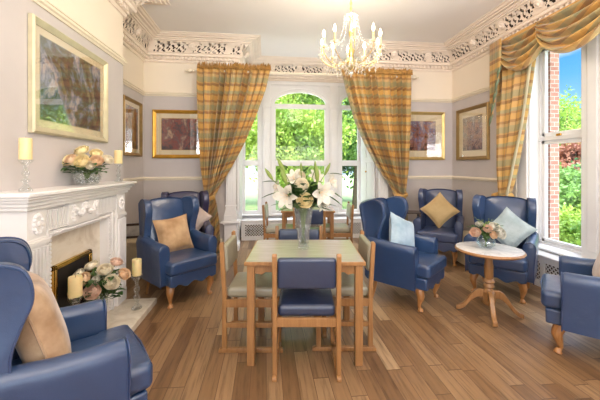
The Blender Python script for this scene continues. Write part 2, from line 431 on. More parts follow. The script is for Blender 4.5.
# wall behind the camera, two openings added to let the fill lamps in
ww = MB()
for a, b, z0, z1 in ((XL, -1.8, 0, ZC), (-.0, 1.4, 0, ZC), (3.2, XR, 0, ZC), (-1.8, 0, 0, .5), (-1.8, 0, 3.0, ZC), (1.4, 3.2, 0, .5), (1.4, 3.2, 3.0, ZC)):
    ww.box(a, b, Y0-.15, Y0, z0, z1)
struct('wall_front', ww, M['mid'], smooth=0)
# bay side walls
struct('wall_bay', MB().box(BX0-.12, BX0, YB+.12, YBAY, 0, ZC).box(BX1, BX1+.12, YB+.12, YBAY, 0, ZC), M['white'], smooth=0)
# outer brickwork beside the right window
struct('wall_brick', MB().box(XR+.231, XR+.36, RW1-.27, YB+.1, -.6, ZC+.1), M['brick'], smooth=0)

def sweep(path, prof, closed=False, ends=True):
    # path: 2-D wall line with the room on its right; prof: (out, z)
    n = len(path); P = [Vector(p) for p in path]; off = []
    for i in range(n):
        ns = []
        if i > 0: d = (P[i]-P[i-1]).normalized(); ns.append(Vector((d.y, -d.x)))
        if i < n-1: d = (P[i+1]-P[i]).normalized(); ns.append(Vector((d.y, -d.x)))
        if len(ns) == 1: off.append(ns[0])
        else: off.append((ns[0]+ns[1])/(1+ns[0].dot(ns[1])))
    mb = MB(); m = len(prof); vs = []; fs = []
    for i in range(n):
        for (o, z) in prof: q = P[i]+off[i]*o; vs.append((q.x, q.y, z))
    for i in range(n-1):
        for k in range(m-1): fs.append((i*m+k, (i+1)*m+k, (i+1)*m+k+1, i*m+k+1))
    if ends: fs += [tuple(range(m)), tuple(range((n-1)*m, n*m))[::-1]]
    mb.add(vs, fs); return mb, P, off
ROOM = [(XL, Y0), (XL, CB0), (XC, CB0), (XC, CB1), (XL, CB1), (XL, YB), (BX0, YB), (BX0, YBAY), (BX1, YBAY), (BX1, YB), (XR, YB), (XR, Y0)]
lowp = [(0, 3.165), (.02, 3.165), (.03, 3.18), (.03, 3.20), (.05, 3.205), (.05, 3.25), (.10, 3.255), (.11, 3.27), (.11, 3.29), (.13, 3.30), (.115, 3.305), (.06, 3.30)]
topp = [(.10, 3.46), (.215, 3.455), (.245, 3.462), (.245, 3.475), (.27, 3.478), (.285, 3.492), (.33, 3.492), (.335, 3.505), (.37, 3.506), (.385, 3.52), (.41, 3.523), (.415, 3.531)]
mb, P, off = sweep(ROOM, lowp, ends=False); struct('trim_1', mb, M['plaster'], smooth=25)
mb, _, _ = sweep(ROOM, topp, ends=False); struct('trim_2', mb, M['plaster'], smooth=25)
mb, _, _ = sweep(ROOM, [(.04, 3.29), (.05, 3.46)], ends=False); struct('trim_3', mb, M['void'])  # dark strip painted as the shade inside the pierced frieze
# pierced plaster frieze, leaf scrolls cut through
def frieze():
    mb = MB(); rnd = random.Random(3)
    def hole(u, v):
        # u metres along, v 0..1 across: clusters of leaf-shaped cuts on a scroll, then a plain rosette
        c = (u % .62)/.62
        if c < .13 or c > .94: return False
        if v < .10 or v > .92: return False
        w = .5+.30*math.sin(u*2*PI/.155)
        a = math.sin(u*78+v*7.0)+math.sin(v*19+u*47)+.7*math.sin(u*121-v*13)
        return a > .38 and abs(v-w) > .07
    for i in range(len(P)-1):
        a, b = P[i], P[i+1]; L = (b-a).length; d = (b-a)/L
        def oq(o, k): return P[k]+off[k]*o
        nu = max(8, int(L/.0125)); nv = 12
        if i in (0, 1): nu = max(4, nu//6)
        for x in range(nu):
            for y in range(nv):
                u = (x+.5)/nu*L
                if hole(u+i*.37, (y+.5)/nv): continue
                qd = []
                for (xx, yy) in ((x, y), (x+1, y), (x+1, y+1), (x, y+1)):
                    v = yy/nv; o = .10+.125*v**1.5; z = 3.30+.16*v
                    q = oq(o, i).lerp(oq(o, i+1), xx/nu); qd.append((q.x, q.y, z))
                mb.add(qd, [(0, 1, 2, 3)])
        # rosettes
        for k in range(int(L/.62)+1):
            u = (k+.035)*.62-i*.37 % .62
            if u < .12 or u > L-.12 or i < 1: continue
            o = .175; q = oq(o, i).lerp(oq(o, i+1), u/L); nx = Vector((d.y, -d.x))
            mt = Matrix.Translation((q.x, q.y, 3.378)) @ Vector((nx.x, nx.y, -.8)).to_track_quat('Z', 'Y').to_matrix().to_4x4()
            mb.lathe([(.055, -.02), (.058, .0), (.045, .012), (.03, .008), (.022, .02), (.001, .026)], 10, mt)
    o = struct('trim_5', mb, M['plaster'], smooth=30)
frieze()
# dentils
mb = MB()
for i in range(1, len(P)-1):
    a, b = P[i], P[i+1]; L = (b-a).length; d = (b-a)/L; nx = Vector((d.y, -d.x)); k = .06
    while k < L-.05:
        q = a+d*k; q2 = q+d*.035
        pts = [q+nx*.04, q2+nx*.04, q2+nx*.085, q+nx*.085]
        mb.prism([(p.x, p.y) for p in pts], 3.205, 3.25, 'z'); k += .07
struct('trim_6', mb, M['plaster'], smooth=0)
rail = [(0, 2.60), (.015, 2.60), (.02, 2.615), (.035, 2.625), (.035, 2.645), (.045, 2.65), (.045, 2.66), (0, 2.66)]
for pth in ([(XL, Y0), (XL, CB0), (XC, CB0), (XC, CB1), (XL, CB1), (XL, YB), (BX0, YB)], [(BX1, YB), (XR, YB), (XR, RW1)]):
    mb, _, _ = sweep(pth, rail); struct('trim_7', mb, M['cream'], smooth=25)
dado = [(0, 1.19), (.012, 1.19), (.015, 1.205), (.03, 1.215), (.03, 1.235), (.02, 1.24), (.012, 1.25), (0, 1.25)]
for pth in ([(XC, CB1), (XL, CB1), (XL, YB), (BX0-.22, YB)], [(BX1+.2, YB), (XR, YB), (XR, RW1+.1)], [(XL, Y0), (XL, CB0)]):
    mb, _, _ = sweep(pth, dado); struct('trim_8', mb, M['cream'], smooth=25)
skirt = [(0, 0), (.025, 0), (.025, .15), (.018, .16), (.018, .175), (.008, .19), (0, .19)]
for nm, pth in (('left', [(XL, Y0), (XL, CB0), (XC, CB0), (XC, 2.05)]), ('left', [(XC, 3.46), (XC, CB1), (XL, CB1), (XL, YB), (BX0-.24, YB)]), ('back', [(BX1+.24, YB), (XR, YB), (XR, RW1)])):
    mb, _, _ = sweep(pth, skirt); struct('baseboard_'+nm, mb, M['cream'], smooth=25)
# cream corner boards of the right window opening
mb = MB().box(XR-.02, XR+.0, RW1, RW1+.09, .19, RZ1+.05).box(XR-.02, XR, RW0, RW1, RZ1, RZ1+.1)
struct('trim_9', mb, M['cream'], bevel=.005)

# ------------------------------------------------------------------ bay windows
LT = [(-.44, -.15), (.175, 1.235), (1.565, 1.94)]   # glass spans
FR = .045
zs, zt = 2.70, 2.945; zbot = .50
def arch_z(x, a, b, spring=zs, top=zt):
    m = (a+b)/2; h = (b-a)/2; u = max(-1, min(1, (x-m)/h)); rise = min(top-spring, h); return spring+rise*math.sqrt(max(0, 1-u*u))
ops = [(a-FR, b+FR) for a, b in LT]
wb = MB(); ya, yb = YBAY, YBAY+.10
xs = [BX0-.12]+[v for o in ops for v in o]+[BX1+.12]
for k in range(0, len(xs), 2): wb.box(xs[k], xs[k+1], ya, yb, 0, ZC)
for a, b in ops:
    wb.box(a, b, ya, yb, 0, zbot-FR)
    n = 24
    for k in range(n):
        x0 = a+(b-a)*(.5-.5*math.cos(PI*k/n)); x1 = a+(b-a)*(.5-.5*math.cos(PI*(k+1)/n))
        z0, z1 = arch_z(x0, a, b, zs, zt+FR), arch_z(x1, a, b, zs, zt+FR)
        wb.add([(x0, ya, z0), (x1, ya, z1), (x1, ya, ZC), (x0, ya, ZC), (x0, yb, z0), (x1, yb, z1), (x1, yb, ZC), (x0, yb, ZC)],
               [(0, 1, 2, 3), (5, 4, 7, 6), (4, 5, 1, 0)])
struct('wall_bay', wb, M['white'], smooth=0)
for wi, (a, b) in enumerate(LT):
    root = bpy.data.objects.new('window_%d' % (wi+1), None); C.objects.link(root); root['kind'] = 'structure'
    root.location = ((a+b)/2, YBAY+.05, zbot)
    A, B = a-FR, b+FR
    def outline(x0, x1, zb, tp):
        pts = [(x0, zb)]; n = 24
        for k in range(n+1):
            x = x0+(x1-x0)*(.5-.5*math.cos(PI*k/n)); pts.append((x, arch_z(x, x0, x1, zs, tp)))
        return pts+[(x1, zb)]
    fr = MB(); o1 = outline(A, B, zbot-FR, zt+FR); o2 = outline(a, b, zbot, zt)
    n = len(o1)
    vs = [(p[0], y, p[1]) for y in (YBAY-.0, YBAY+.07) for pp in (o1, o2) for p in pp]; fs = []
    for i in range(n):
        j = (i+1) % n
        fs += [(i, j, n+j, n+i), (2*n+i, 3*n+i, 3*n+j, 2*n+j), (n+i, n+j, 3*n+j, 3*n+i)]
    fr.add(vs, fs)
    for z in (2.665, 1.49): fr.box(a, b, YBAY-.01, YBAY+.06, z-.035, z+.035)
    fr.build('window_frame', M['white'], root, world=True, smooth=0)
    # sash rails inside each light
    sh = MB(); s_ = .022
    for z0, z1 in ((zbot, 1.455), (1.525, 2.63)):
        for (x0, x1, u0, u1) in ((a, a+s_, z0, z1), (b-s_, b, z0, z1), (a, b, z0, z0+s_), (a, b, z1-s_, z1)): sh.box(x0, x1, YBAY+.015, YBAY+.05, u0, u1)
    sh.build('sash', M['white'], root, world=True, smooth=0)
    g = MB(); pts = [(p[0], YBAY+.04, p[1]) for p in o2]; g.add(pts, [tuple(range(len(pts)))]); g.build('pane', M['pane'], root, world=True, smooth=0)
    # roll mouldings round the light
    mo = MB(); o3 = outline(A-.02, B+.02, zbot-FR-.02, zt+FR+.02)
    mo.tube([(p[0], YBAY-.005, p[1]) for p in o3], .014, 6); mo.build('moulding', M['white'], root, world=True)
# pilaster strips between the lights, impost blocks, sill
mb = MB()
for a, b in ((-.105+.04, .13-.04), (1.28+.04, 1.52-.04)):
    mb.box(a, b, YBAY-.035, YBAY, .5, 3.1); mb.box(a-.02, b+.02, YBAY-.05, YBAY, 2.62, 2.70); mb.box(a-.02, b+.02, YBAY-.05, YBAY, .44, .56)
    mb.box(a+.03, b-.03, YBAY-.045, YBAY, .6, 2.58)
struct('trim_10', mb, M['white'], bevel=.006)
mb = MB().box(BX0+.01, BX1-.01, YBAY-.09, YBAY+.0, .43, .46).box(BX0, BX1, YBAY-.03, YBAY, 3.08, 3.12)
struct('trim_11', mb, M['white'], bevel=.008)
# columns at the mouth of the bay
def column(x0, x1, sgn):
    mb = MB(); yf, ybk = YB-.11, YB+.12; c = (x0+x1)/2
    mb.box(x0+.02, x1-.02, yf+.02, ybk, 0, .46)
    mb.box(x0-.02, x1+.02, yf-.02, ybk, 0, .12)
    mb.box(x0, x1, yf-.01, ybk, .44, .47); mb.box(x0-.035, x1+.035, yf-.05, ybk, .47, .495); mb.box(x0-.02, x1+.02, yf-.03, ybk, .495, .51)
    mb.box(x0+.015, x1-.015, yf+.01, ybk, .51, .60)
    mb.prism([(x0+.015, .60), (x1-.015, .60), (x1-.04, .70), (x1-.045, .74), (x0+.045, .74), (x0+.04, .70)], yf+.02, ybk, 'y')
    mb.box(x0+.045, x1-.045, yf+.035, ybk, .74, 3.05)
    mb.box(x0+.03, x1-.03, yf+.02, ybk, .74, .765)
    for xx in (c-.045, c, c+.045): mb.box(xx-.012, xx+.012, yf+.028, ybk, .82, 2.95)
    mb.box(x0+.01, x1-.01, yf, ybk, 3.02, 3.165)
    return mb
struct('trim_12', column(BX0-.22, BX0+.03, 1), M['white'], bevel=.006)
struct('trim_13', column(BX1-.03, BX1+.22, -1), M['white'], bevel=.006)
# folded shutter panels on the bay's side walls
for x0, x1 in ((BX0, BX0+.03), (BX1-.03, BX1)):
    mb = MB().box(x0, x1, YB+.115, YBAY-.03, .3, 3.1)
    f = x1 if x0 == BX0 else x0; s_ = .008 if x0 == BX0 else -.008
    for y0, y1 in ((YB+.2, YB+.5), (YB+.54, YB+.84)):
        for z0, z1 in ((.6, 1.5), (1.6, 2.9)): mb.box(min(f, f+s_), max(f, f+s_), y0, y1, z0, z1)
    struct('trim_14', mb, M['white'], bevel=.006)
mb = MB().ball((BX1-.05, YB+.52, 1.32), .018).tube([(BX1-.03, YB+.52, 1.32), (BX1-.05, YB+.52, 1.32)], .007)
tag(mb.build('shutter_knob', M['brass']), 'small brass knob on the white shutter panel right of the bay window', 'knob')

# lattice radiator covers
def lattice(mb, w_, h_, pitch=.05, t_=.011, mat=None, dep=.006):
    # diagonal strips clipped to a w x h panel in the local xz plane
    for sg in (1, -1):
        k = -h_
        while k < w_+h_:
            # line x = k + sg*... clipped
            pts = []
            for z in (0, h_):
                x = k+z if sg > 0 else k+h_-z; pts.append((x, z))
            (xa, za), (xb, zb) = pts
            def clip(x, z, x2, z2):
                if x < 0: z = z+(z2-z)*(0-x)/(x2-x); x = 0
                elif x > w_: z = z+(z2-z)*(w_-x)/(x2-x); x = w_
                return x, z
            if max(xa, xb) > .004 and min(xa, xb) < w_-.004:
                p = clip(xa, za, xb, zb); q_ = clip(xb, zb, xa, za)
                d = Vector((q_[0]-p[0], 0, q_[1]-p[1]))
                if d.length > .01:
                    n_ = Vector((-d.z, 0, d.x)).normalized()*t_/2; a = Vector((p[0], 0, p[1])); b = Vector((q_[0], 0, q_[1])); y_ = Vector((0, dep*(1 if sg > 0 else .6), 0))
                    mb.add([a-n_, a+n_, b+n_, b-n_, a-n_+y_, a+n_+y_, b+n_+y_, b-n_+y_], [(0, 1, 2, 3), (0, 4, 5, 1), (2, 6, 7, 3), (1, 5, 6, 2), (3, 7, 4, 0)], mat)
            k += pitch
def rad_cover(label, L, D, Hh, panels, loc, rz, top_over=.02):
    r = thing('radiator_cover', label, 'radiator cover', loc, rz, 'white lattice radiator covers')
    b = MB(); z0, z1 = .08, Hh-.06
    xs = [0]+[v for p in panels for v in p]+[L]
    for k in range(0, len(xs), 2): b.box(xs[k], xs[k+1], 0, .02, 0, Hh)
    for p0, p1 in panels: b.box(p0, p1, 0, .02, 0, z0); b.box(p0, p1, 0, .02, z1, Hh)
    b.box(0, .02, .02, D, 0, Hh); b.box(L-.02, L, .02, D, 0, Hh); b.build('body', M['white'], r, smooth=0)
    MB().box(-top_over, L+top_over, -.02, D, Hh, Hh+.025).build('top', M['white'], r, bevel=.006)
    MB().box(.02, L-.02, D-.03, D-.01, .02, Hh).build('backing', M['void'], r, smooth=0)  # dark sheet standing in for the shade behind the lattice
    for p0, p1 in panels:
        g = MB(); lattice(g, p1-p0, z1-z0, mat=Matrix.Translation((p0, .004, z0))); g.build('grille', M['white'], r, smooth=0)
rad_cover('long low white radiator cover with lattice grilles under the bay window', 2.44, .24, .36, [(.07, .56), (.66, 1.14), (1.24, 1.72), (1.82, 2.36)], (BX0+.03, YBAY-.33, 0), 0)
rad_cover('white lattice radiator cover under the large right-hand window', 2.3, .2, .36, [(.06, .56), (.62, 1.12), (1.18, 1.68), (1.74, 2.24)], (XR-.21, RW1-.02, 0), -PI/2)

# ------------------------------------------------------------------ right window
XW = 3.60
root = bpy.data.objects.new('window_4', None); C.objects.link(root); root['kind'] = 'structure'; root.location = (XW, 3, RZ0)
mb = MB(); m2 = MB(); gl = MB(); bl = MB()
def sash_window(y0, y1):
    mb.box(XW-.02, XW+.07, y0, y0+.05, RZ0, RZ1); mb.box(XW-.02, XW+.07, y1-.05, y1, RZ0, RZ1)
    mb.box(XW-.02, XW+.07, y0, y1, RZ1-.06, RZ1); mb.box(XW-.02, XW+.07, y0, y1, RZ0, RZ0+.05); mb.box(XW-.03, XW+.07, y0, y1, 1.755, 1.815)
    for z0, z1 in ((RZ0+.05, 1.755), (1.815, RZ1-.06)):
        for a, b, c, d in ((y0+.05, y0+.095, z0, z1), (y1-.095, y1-.05, z0, z1), (y0+.05, y1-.05, z0, z0+.045), (y0+.05, y1-.05, z1-.045, z1)): m2.box(XW, XW+.05, a, b, c, d)
    gl.box(XW+.02, XW+.03, y0+.07, y1-.07, RZ0+.07, 1.74); gl.box(XW+.02, XW+.03, y0+.07, y1-.07, 1.83, RZ1-.08)
    bl.box(XW-.05, XW-.03, (y0+y1)/2-.03, (y0+y1)/2+.03, 1.80, 1.83)
sash_window(3.16, 3.82); sash_window(1.9, 2.75)
mb.build('window_frame', M['white'], root, world=True, bevel=.006); m2.build('sash', M['white'], root, world=True, bevel=.006)
gl.build('pane', M['pane'], root, world=True, smooth=0); bl.build('sash_catch', M['brass'], root, world=True, bevel=.003)
# casing, reveal and the white panelled pier between the lights
mb = MB().box(XR-.005, XW+.07, 3.82, 3.978, RZ0, RZ1).box(XR+.02, XW+.07, 3.80, 3.9, RZ0, RZ1).box(XR, XW+.07, 1.6, 1.9, RZ0, RZ1)
mb.box(XR+.07, XW+.07, 2.75, 3.16, RZ0, RZ1).box(XR+.055, XR+.07, 2.82, 2.92, RZ0+.1, RZ1-.1).box(XR+.055, XR+.07, 2.98, 3.09, RZ0+.1, RZ1-.1)
struct('trim_15', mb, M['white'], bevel=.008)
struct('trim_16', MB().box(XR-.05, XW-.0, RW0, RW1-.002, .395, .42), M['white'], bevel=.008)

# ------------------------------------------------------------------ fireplace
fp = thing('fireplace', 'white carved fireplace surround with marble slips and a brass-edged grate on the left wall', 'fireplace', (XC, 2.76, 0))
XF = -1.45
Ya, Yb = 2.09, 3.43
oy0, oy1, oz = 2.33, 3.14, .94
mb = MB()
for x1, d0, z0, z1 in ((-1.37, 0, 1.243, 1.27), (-1.385, .015, 1.225, 1.243), (-1.40, .035, 1.205, 1.225), (-1.415, .055, 1.18, 1.205), (-1.43, .07, 1.155, 1.18)):
    mb.box(XC, x1, 1.99+d0, 3.53-d0, z0, z1)
mb.build('mantel_shelf', M['mantel'], fp, world=True, bevel=.006)
mb = MB()
mb.box(XC, XF-.026, Ya+.01, Yb-.01, .985, 1.155)            # frieze board
mb.box(XC, XF-.02, Ya+.16, oy0, 0.06, .985); mb.box(XC, XF-.02, oy1, Yb-.16, 0.06, .985); mb.box(XC, XF-.02, oy0, oy1, oz, .985)
mb.build('frieze', M['mantel'], fp, world=True, bevel=.004)
mb = MB(); k = 0
for y0, y1 in ((Ya+.17, 2.50), (2.92, Yb-.17)):             # reeded panels
    y = y0+.02
    while y < y1-.02: mb.box(XF-.03, XF-.002, y, y+.013, 1.005, 1.135); y += .026
for y in (oy0-.012, oy1+.012): 
    z = .08
    while z < .97: mb.ball((XF-.015, y, z), (.012, .012, .014), 6, 4); z += .028
y = oy0-.012
while y < oy1+.02: mb.ball((XF-.015, y, .965), (.012, .014, .012), 6, 4); y += .028
mb.tube([(XF-.012, oy0-.045, .06), (XF-.012, oy0-.045, 1.0), (XF-.012, oy1+.045, 1.0), (XF-.012, oy1+.045, .06)], .012, 6)
mb.build('beading', M['mantel'], fp, world=True)
for y0, y1 in ((Ya, Ya+.17), (Yb-.17, Yb)):
    mb = MB().box(XC, XF, y0, y1, .06, 1.155).box(XC, XF+.012, y0-.012, y1+.012, .06, .18).box(XC, XF+.014, y0-.014, y1+.014, .925, .95).box(XC, XF+.007, y0-.007, y1+.007, .95, .965)
    for j in range(5): yy = y0+.022+j*.0315; mb.box(XF, XF+.02, yy-.0065, yy+.0065, .2, .905)
    mb.ball((XF, (y0+y1)/2, 1.06), (.012, .045, .07), 14, 8)
    for a in range(12): aa = a*PI/6; mb.ball((XF+.008, (y0+y1)/2+.036*math.cos(aa), 1.06+.058*math.sin(aa)), (.012, .011, .014), 6, 4)
    mb.ball((XF+.014, (y0+y1)/2, 1.06), (.01, .014, .018), 8, 6)
    mb.build('pilaster', M['mantel'], fp, world=True)
mb = MB().box(XC, XF, 2.50, 2.92, .985, 1.155)
def gar(a, b, zz, sag): return [(XF+.004, a+(b-a)*i/10, zz-sag*4*(i/10)*(1-i/10)) for i in range(11)]
mb.tube(gar(2.56, 2.71, 1.125, .07), .016, 6).tube(gar(2.71, 2.86, 1.125, .07), .016, 6)
for p in gar(2.56, 2.71, 1.125, .07)[1::2]+gar(2.71, 2.86, 1.125, .07)[1::2]: mb.ball((p[0]+.010, p[1], p[2]), .019, 6, 4)
for i in range(8): mb.ball((XF+.004, 2.71+.03*math.cos(i*PI/4), 1.11+.028*math.sin(i*PI/4)), .013, 6, 4)
for y in (2.55, 2.87):
    for j in range(6): mb.ball((XF+.006, y+(.008 if j % 2 else -.008), 1.13-.022*j), (.016, .012, .013), 6, 4)
mb.build('centre_tablet', M['mantel'], fp, world=True)
mb = MB().box(XC, -1.55, oy0, 2.46, .06, oz).box(XC, -1.55, 2.95, oy1, .06, oz).box(XC, -1.55, 2.46, 2.95, .70, oz)
mb.build('marble_slip', M['marble'], fp, world=True, smooth=0)
MB().box(XC, -1.13, 2.10, 3.42, 0, .06).build('hearth', M['marble'], fp, world=True, bevel=.006)
gr = thing('grate', 'black fire grate in a polished brass frame in the fireplace opening', 'fire grate', (-1.53, 2.705, .06))
mb = MB()
for (y0, y1, z0, z1) in ((2.455, 2.49, .062, .70), (2.92, 2.955, .062, .70), (2.455, 2.955, .665, .70)):
    mb.box(-1.549, -1.525, y0, y1, z0, z1); mb.box(-1.549, -1.515, y0+.008, y1-.008, z0+.006, z1-.008)
mb.build('frame', M['brass'], gr, world=True, bevel=.003)
mb = MB().box(-1.645, -1.55, 2.49, 2.92, .062, .66).box(-1.55, -1.535, 2.49, 2.92, .58, .665)
mb.build('firebox', M['black'], gr, world=True, smooth=0)
mb = MB()
for j in range(8): yy = 2.515+j*.055; mb.tube([(-1.535, yy, .10), (-1.515, yy, .16), (-1.535, yy, .25)], .006, 6)
mb.tube([(-1.53, 2.49, .25), (-1.53, 2.92, .25)], .007, 6).tube([(-1.53, 2.49, .11), (-1.53, 2.92, .11)], .007, 6).build('bars', M['black'], gr, world=True)
mb = MB(); rnd = random.Random(4)
for j in range(26): mb.ball((-1.55+rnd.uniform(-.0, .004), 2.52+rnd.random()*.37, .2+rnd.random()*.09), (.018, .03, .024), 6, 4)
mb.build('coals', M['coal'], gr, world=True)

# ------------------------------------------------------------------ pictures
def picture(label, w_, h_, fw, mw, loc, rz, fm, am, arched=False, mountm=None):
    r = thing('framed_picture', label, 'picture', loc, rz)
    f = MB(); prof = [(0, 0), (0, .03), (fw*.25, .042), (fw*.5, .036), (fw*.75, .026), (fw, .018), (fw, 0)]   # (inset, depth forward)
    n = len(prof); vs = []
    for cx, cz in ((-1, -1), (1, -1), (1, 1), (-1, 1)):
        for i_, d_ in prof: vs.append((cx*(w_/2-i_), -d_, cz*(h_/2-i_)))
    fs = []
    for k in range(4):
        k2 = (k+1) % 4
        for j in range(n-1): fs.append((k*n+j, k2*n+j, k2*n+j+1, k*n+j+1))
    f.add(vs, fs); f.build('frame', fm, r, smooth=20)
    a, b = w_/2-fw+.002, h_/2-fw+.002
    MB().box(-a, a, -.008, 0, -b, b).build('mount', mountm or M['mat'], r, smooth=0)
    a2, b2 = a-mw, b-mw
    MB().box(-a2-.006, a2+.006, -.0095, -.0085, -b2-.006, b2+.006).build('slip', fm, r, smooth=0)
    MB().box(-a2, a2, -.011, -.010, -b2, b2).build('print', am, r, smooth=0)
    MB().box(-a, a, -.0165, -.0145, -b, b).build('glass', M['pic_glass'], r, smooth=0)
    return r
k = srgb
A1 = art('landscape_print', [(.34, k(44, 34, 42)), (.46, k(92, 70, 74)), (.52, k(96, 104, 78)), (.58, k(122, 132, 156)), (.66, k(196, 186, 184)), (.75, k(150, 112, 100))], 2.6, 1.2, .16)
A2 = art('street_print', [(.34, k(30, 22, 36)), (.47, k(66, 50, 68)), (.53, k(150, 62, 44)), (.58, k(88, 72, 84)), (.66, k(206, 172, 140)), (.76, k(84, 84, 60))], 4, .8, .2)
A3 = art('valley_print', [(.30, k(30, 20, 26)), (.44, k(76, 46, 44)), (.52, k(176, 112, 88)), (.58, k(92, 106, 146)), (.68, k(206, 180, 164)), (.80, k(110, 84, 80))], 4, 1.2, .42)
A4 = art('woodland_print', [(.30, k(34, 22, 24)), (.45, k(86, 58, 48)), (.53, k(170, 130, 104)), (.60, k(92, 84, 80)), (.70, k(190, 182, 176)), (.80, k(70, 62, 56))], 4, .6, .35)
A5 = art('cottage_print', [(.34, k(44, 34, 34)), (.47, k(110, 86, 72)), (.54, k(170, 122, 92)), (.60, k(120, 128, 134)), (.72, k(190, 180, 160))], 4, .8, .25)
picture('large landscape print in a wide champagne frame above the mantelpiece', 1.05, .83, .05, .06, (XC+.003, 2.905, 2.08), PI/2, M['champ'], A1)
picture('narrow bronze-framed print in the alcove beyond the chimney breast', .66, .86, .05, .07, (XL+.003, 5.02, 2.01), PI/2, M['gold_frame3'], A5)
picture('bright gold framed street scene print, half behind the left curtain', 1.0, .81, .06, .085, (-1.38, YB-.003, 1.965), 0, M['gold_frame2'], A2)
picture('gold framed valley landscape print beside the right bay curtain', .92, .88, .055, .12, (2.81, YB-.003, 1.98), 0, M['gold_frame'], A3)
picture('antique gold framed woodland print on the right-hand wall', .82, .89, .06, .11, (XR-.003, 4.915, 1.975), -PI/2, M['gold_frame3'], A4)

# ------------------------------------------------------------------ curtains
def interp(tab, t):
    for i in range(len(tab)-1):
        if t <= tab[i+1][0]:
            a, b = tab[i], tab[i+1]; f = (t-a[0])/(b[0]-a[0]); f = f*f*(3-2*f) if False else f
            return a[1]+(b[1]-a[1])*f
    return tab[-1][1]
def drape(Ltab, Rtab, Atab, N, width, tof, rows=70, ncol=None, seed=1, zt=3.06, zb=.02):
    # Ltab, Rtab: (z-fraction from the top, position along the wall); tof maps (along, out, z) to the room
    rnd = random.Random(seed); ph = [rnd.uniform(-.5, .5) for _ in range(N+1)]
    ncol = ncol or N*8; vs = []; uv = []; fs = []
    prev = None; cum = [0]*(ncol+1)
    for j in range(rows+1):
        t = j/rows; L, R, A = interp(Ltab, t), interp(Rtab, t), interp(Atab, t); z = zt+(zb-zt)*t
        line = []
        for i in range(ncol+1):
            s = i/ncol; a = s*N*2*PI+1.1*math.sin(3.3*s*PI+t*1.5+seed)+.6*math.sin(11*s+seed*2); kk = ph[min(N, int(s*N))]*2
            o = A*(.72+.45*math.sin(s*17+seed*1.7+t*1.2))*(math.sin(a)+.3*math.sin(2*a+kk+2*t)); x = L+(R-L)*s+.25*A*math.cos(a)
            line.append(Vector(tof(x, o, z)))
        if prev is not None:
            for i in range(ncol+1):
                # length down the cloth, following each column
                s = i/ncol; cum[i] += math.hypot((interp(Ltab, t)+(interp(Rtab, t)-interp(Ltab, t))*s)-(interp(Ltab, t-1/rows)+(interp(Rtab, t-1/rows)-interp(Ltab, t-1/rows))*s), (zt-zb)/rows)
        prev = line
        for i in range(ncol+1): vs.append(line[i]); uv.append((i/ncol*width, cum[i]))
    for j in range(rows):
        for i in range(ncol):
            a = j*(ncol+1)+i; fs.append((a, a+1, a+ncol+2, a+ncol+1))
    mb = MB(); mb.add(vs, fs, None, uv); return mb
def fringe_header(L, R, z, tof, n=60, seed=1):
    rnd = random.Random(seed); mb = MB()
    for i in range(n):
        x = L+(R-L)*i/n; w_ = (R-L)/n*1.3; h = rnd.uniform(.085, .125); o = rnd.uniform(.0, .03)
        p = [tof(x, .03+o, z), tof(x+w_, .04+o, z), tof(x+w_*.8+rnd.uniform(-.01, .01), .045+o, z+h), tof(x+w_*.1, .05-o, z+h*.8)]
        mb.add(p, [(0, 1, 2, 3)])
    return mb
YCu = YB-.26
def tof_b(x, o, z): return (x, YCu-o, z)
zt_, zb_ = 3.04, .03
# left curtain: full width at the pole, pulled to the tieback at z=.9
tz = lambda z: (zt_-z)/(zt_-zb_)
lc = thing('curtain', 'left bay curtain of gold and sage plaid swept back to the left', 'curtain', (-.55, YCu, 0), 0, 'plaid curtains of the bay window')
Lt = [(0, -1.10), (tz(2.2), -1.08), (tz(1.4), -1.04), (tz(.92), -.98), (tz(.5), -1.03), (1, -1.05)]
Rt = [(0, .07), (tz(2.7), -.02), (tz(2.2), -.20), (tz(1.8), -.37), (tz(1.4), -.58), (tz(1.05), -.78), (tz(.92), -.83), (tz(.8), -.80), (tz(.5), -.76), (1, -.74)]
At = [(0, .03), (.08, .07), (tz(1.4), .072), (tz(.92), .02), (tz(.6), .035), (1, .045)]
drape(Lt, Rt, At, 11, 2.4, tof_b, zt=zt_, zb=zb_).build('cloth', M['plaid'], lc, world=True, solid=.004, smooth=60)
fringe_header(-1.10, .08, 3.0, tof_b).build('ruffled_heading', M['fringe'], lc, world=True, solid=.003)
tb = MB().tube([(-.99, YCu-.06, .93), (-.91, YCu-.085, .90), (-.83, YCu-.06, .93), (-.83, YCu+.05, .98), (-.91, YCu+.07, 1.0), (-1.0, YCu+.05, .98)], .03, 8, closed=True, sq=(.5, 1.3)).build('tieback', M['plaid'], lc, world=True)
rc = thing('curtain', 'right bay curtain of gold and sage plaid swept back to the right', 'curtain', (2.2, YCu, 0), 0, 'plaid curtains of the bay window')
Lr = [(0, 1.27), (tz(2.7), 1.35), (tz(2.2), 1.50), (tz(1.8), 1.68), (tz(1.4), 1.90), (tz(1.1), 2.12), (tz(.92), 2.22), (tz(.8), 2.2), (tz(.5), 2.16), (1, 2.14)]
Rr = [(0, 2.50), (tz(2.2), 2.48), (tz(1.4), 2.44), (tz(.92), 2.40), (tz(.5), 2.44), (1, 2.46)]
drape(Lr, Rr, At, 11, 2.4, tof_b, zt=zt_, zb=zb_, seed=4).build('cloth', M['plaid'], rc, world=True, solid=.004, smooth=60)
fringe_header(1.24, 2.51, 3.0, tof_b, seed=3).build('ruffled_heading', M['fringe'], rc, world=True, solid=.003)
MB().tube([(2.21, YCu-.06, .93), (2.31, YCu-.085, .90), (2.41, YCu-.06, .93), (2.41, YCu+.05, .98), (2.31, YCu+.07, 1.0), (2.21, YCu+.05, .98)], .03, 8, closed=True, sq=(.5, 1.3)).build('tieback', M['plaid'], rc, world=True)
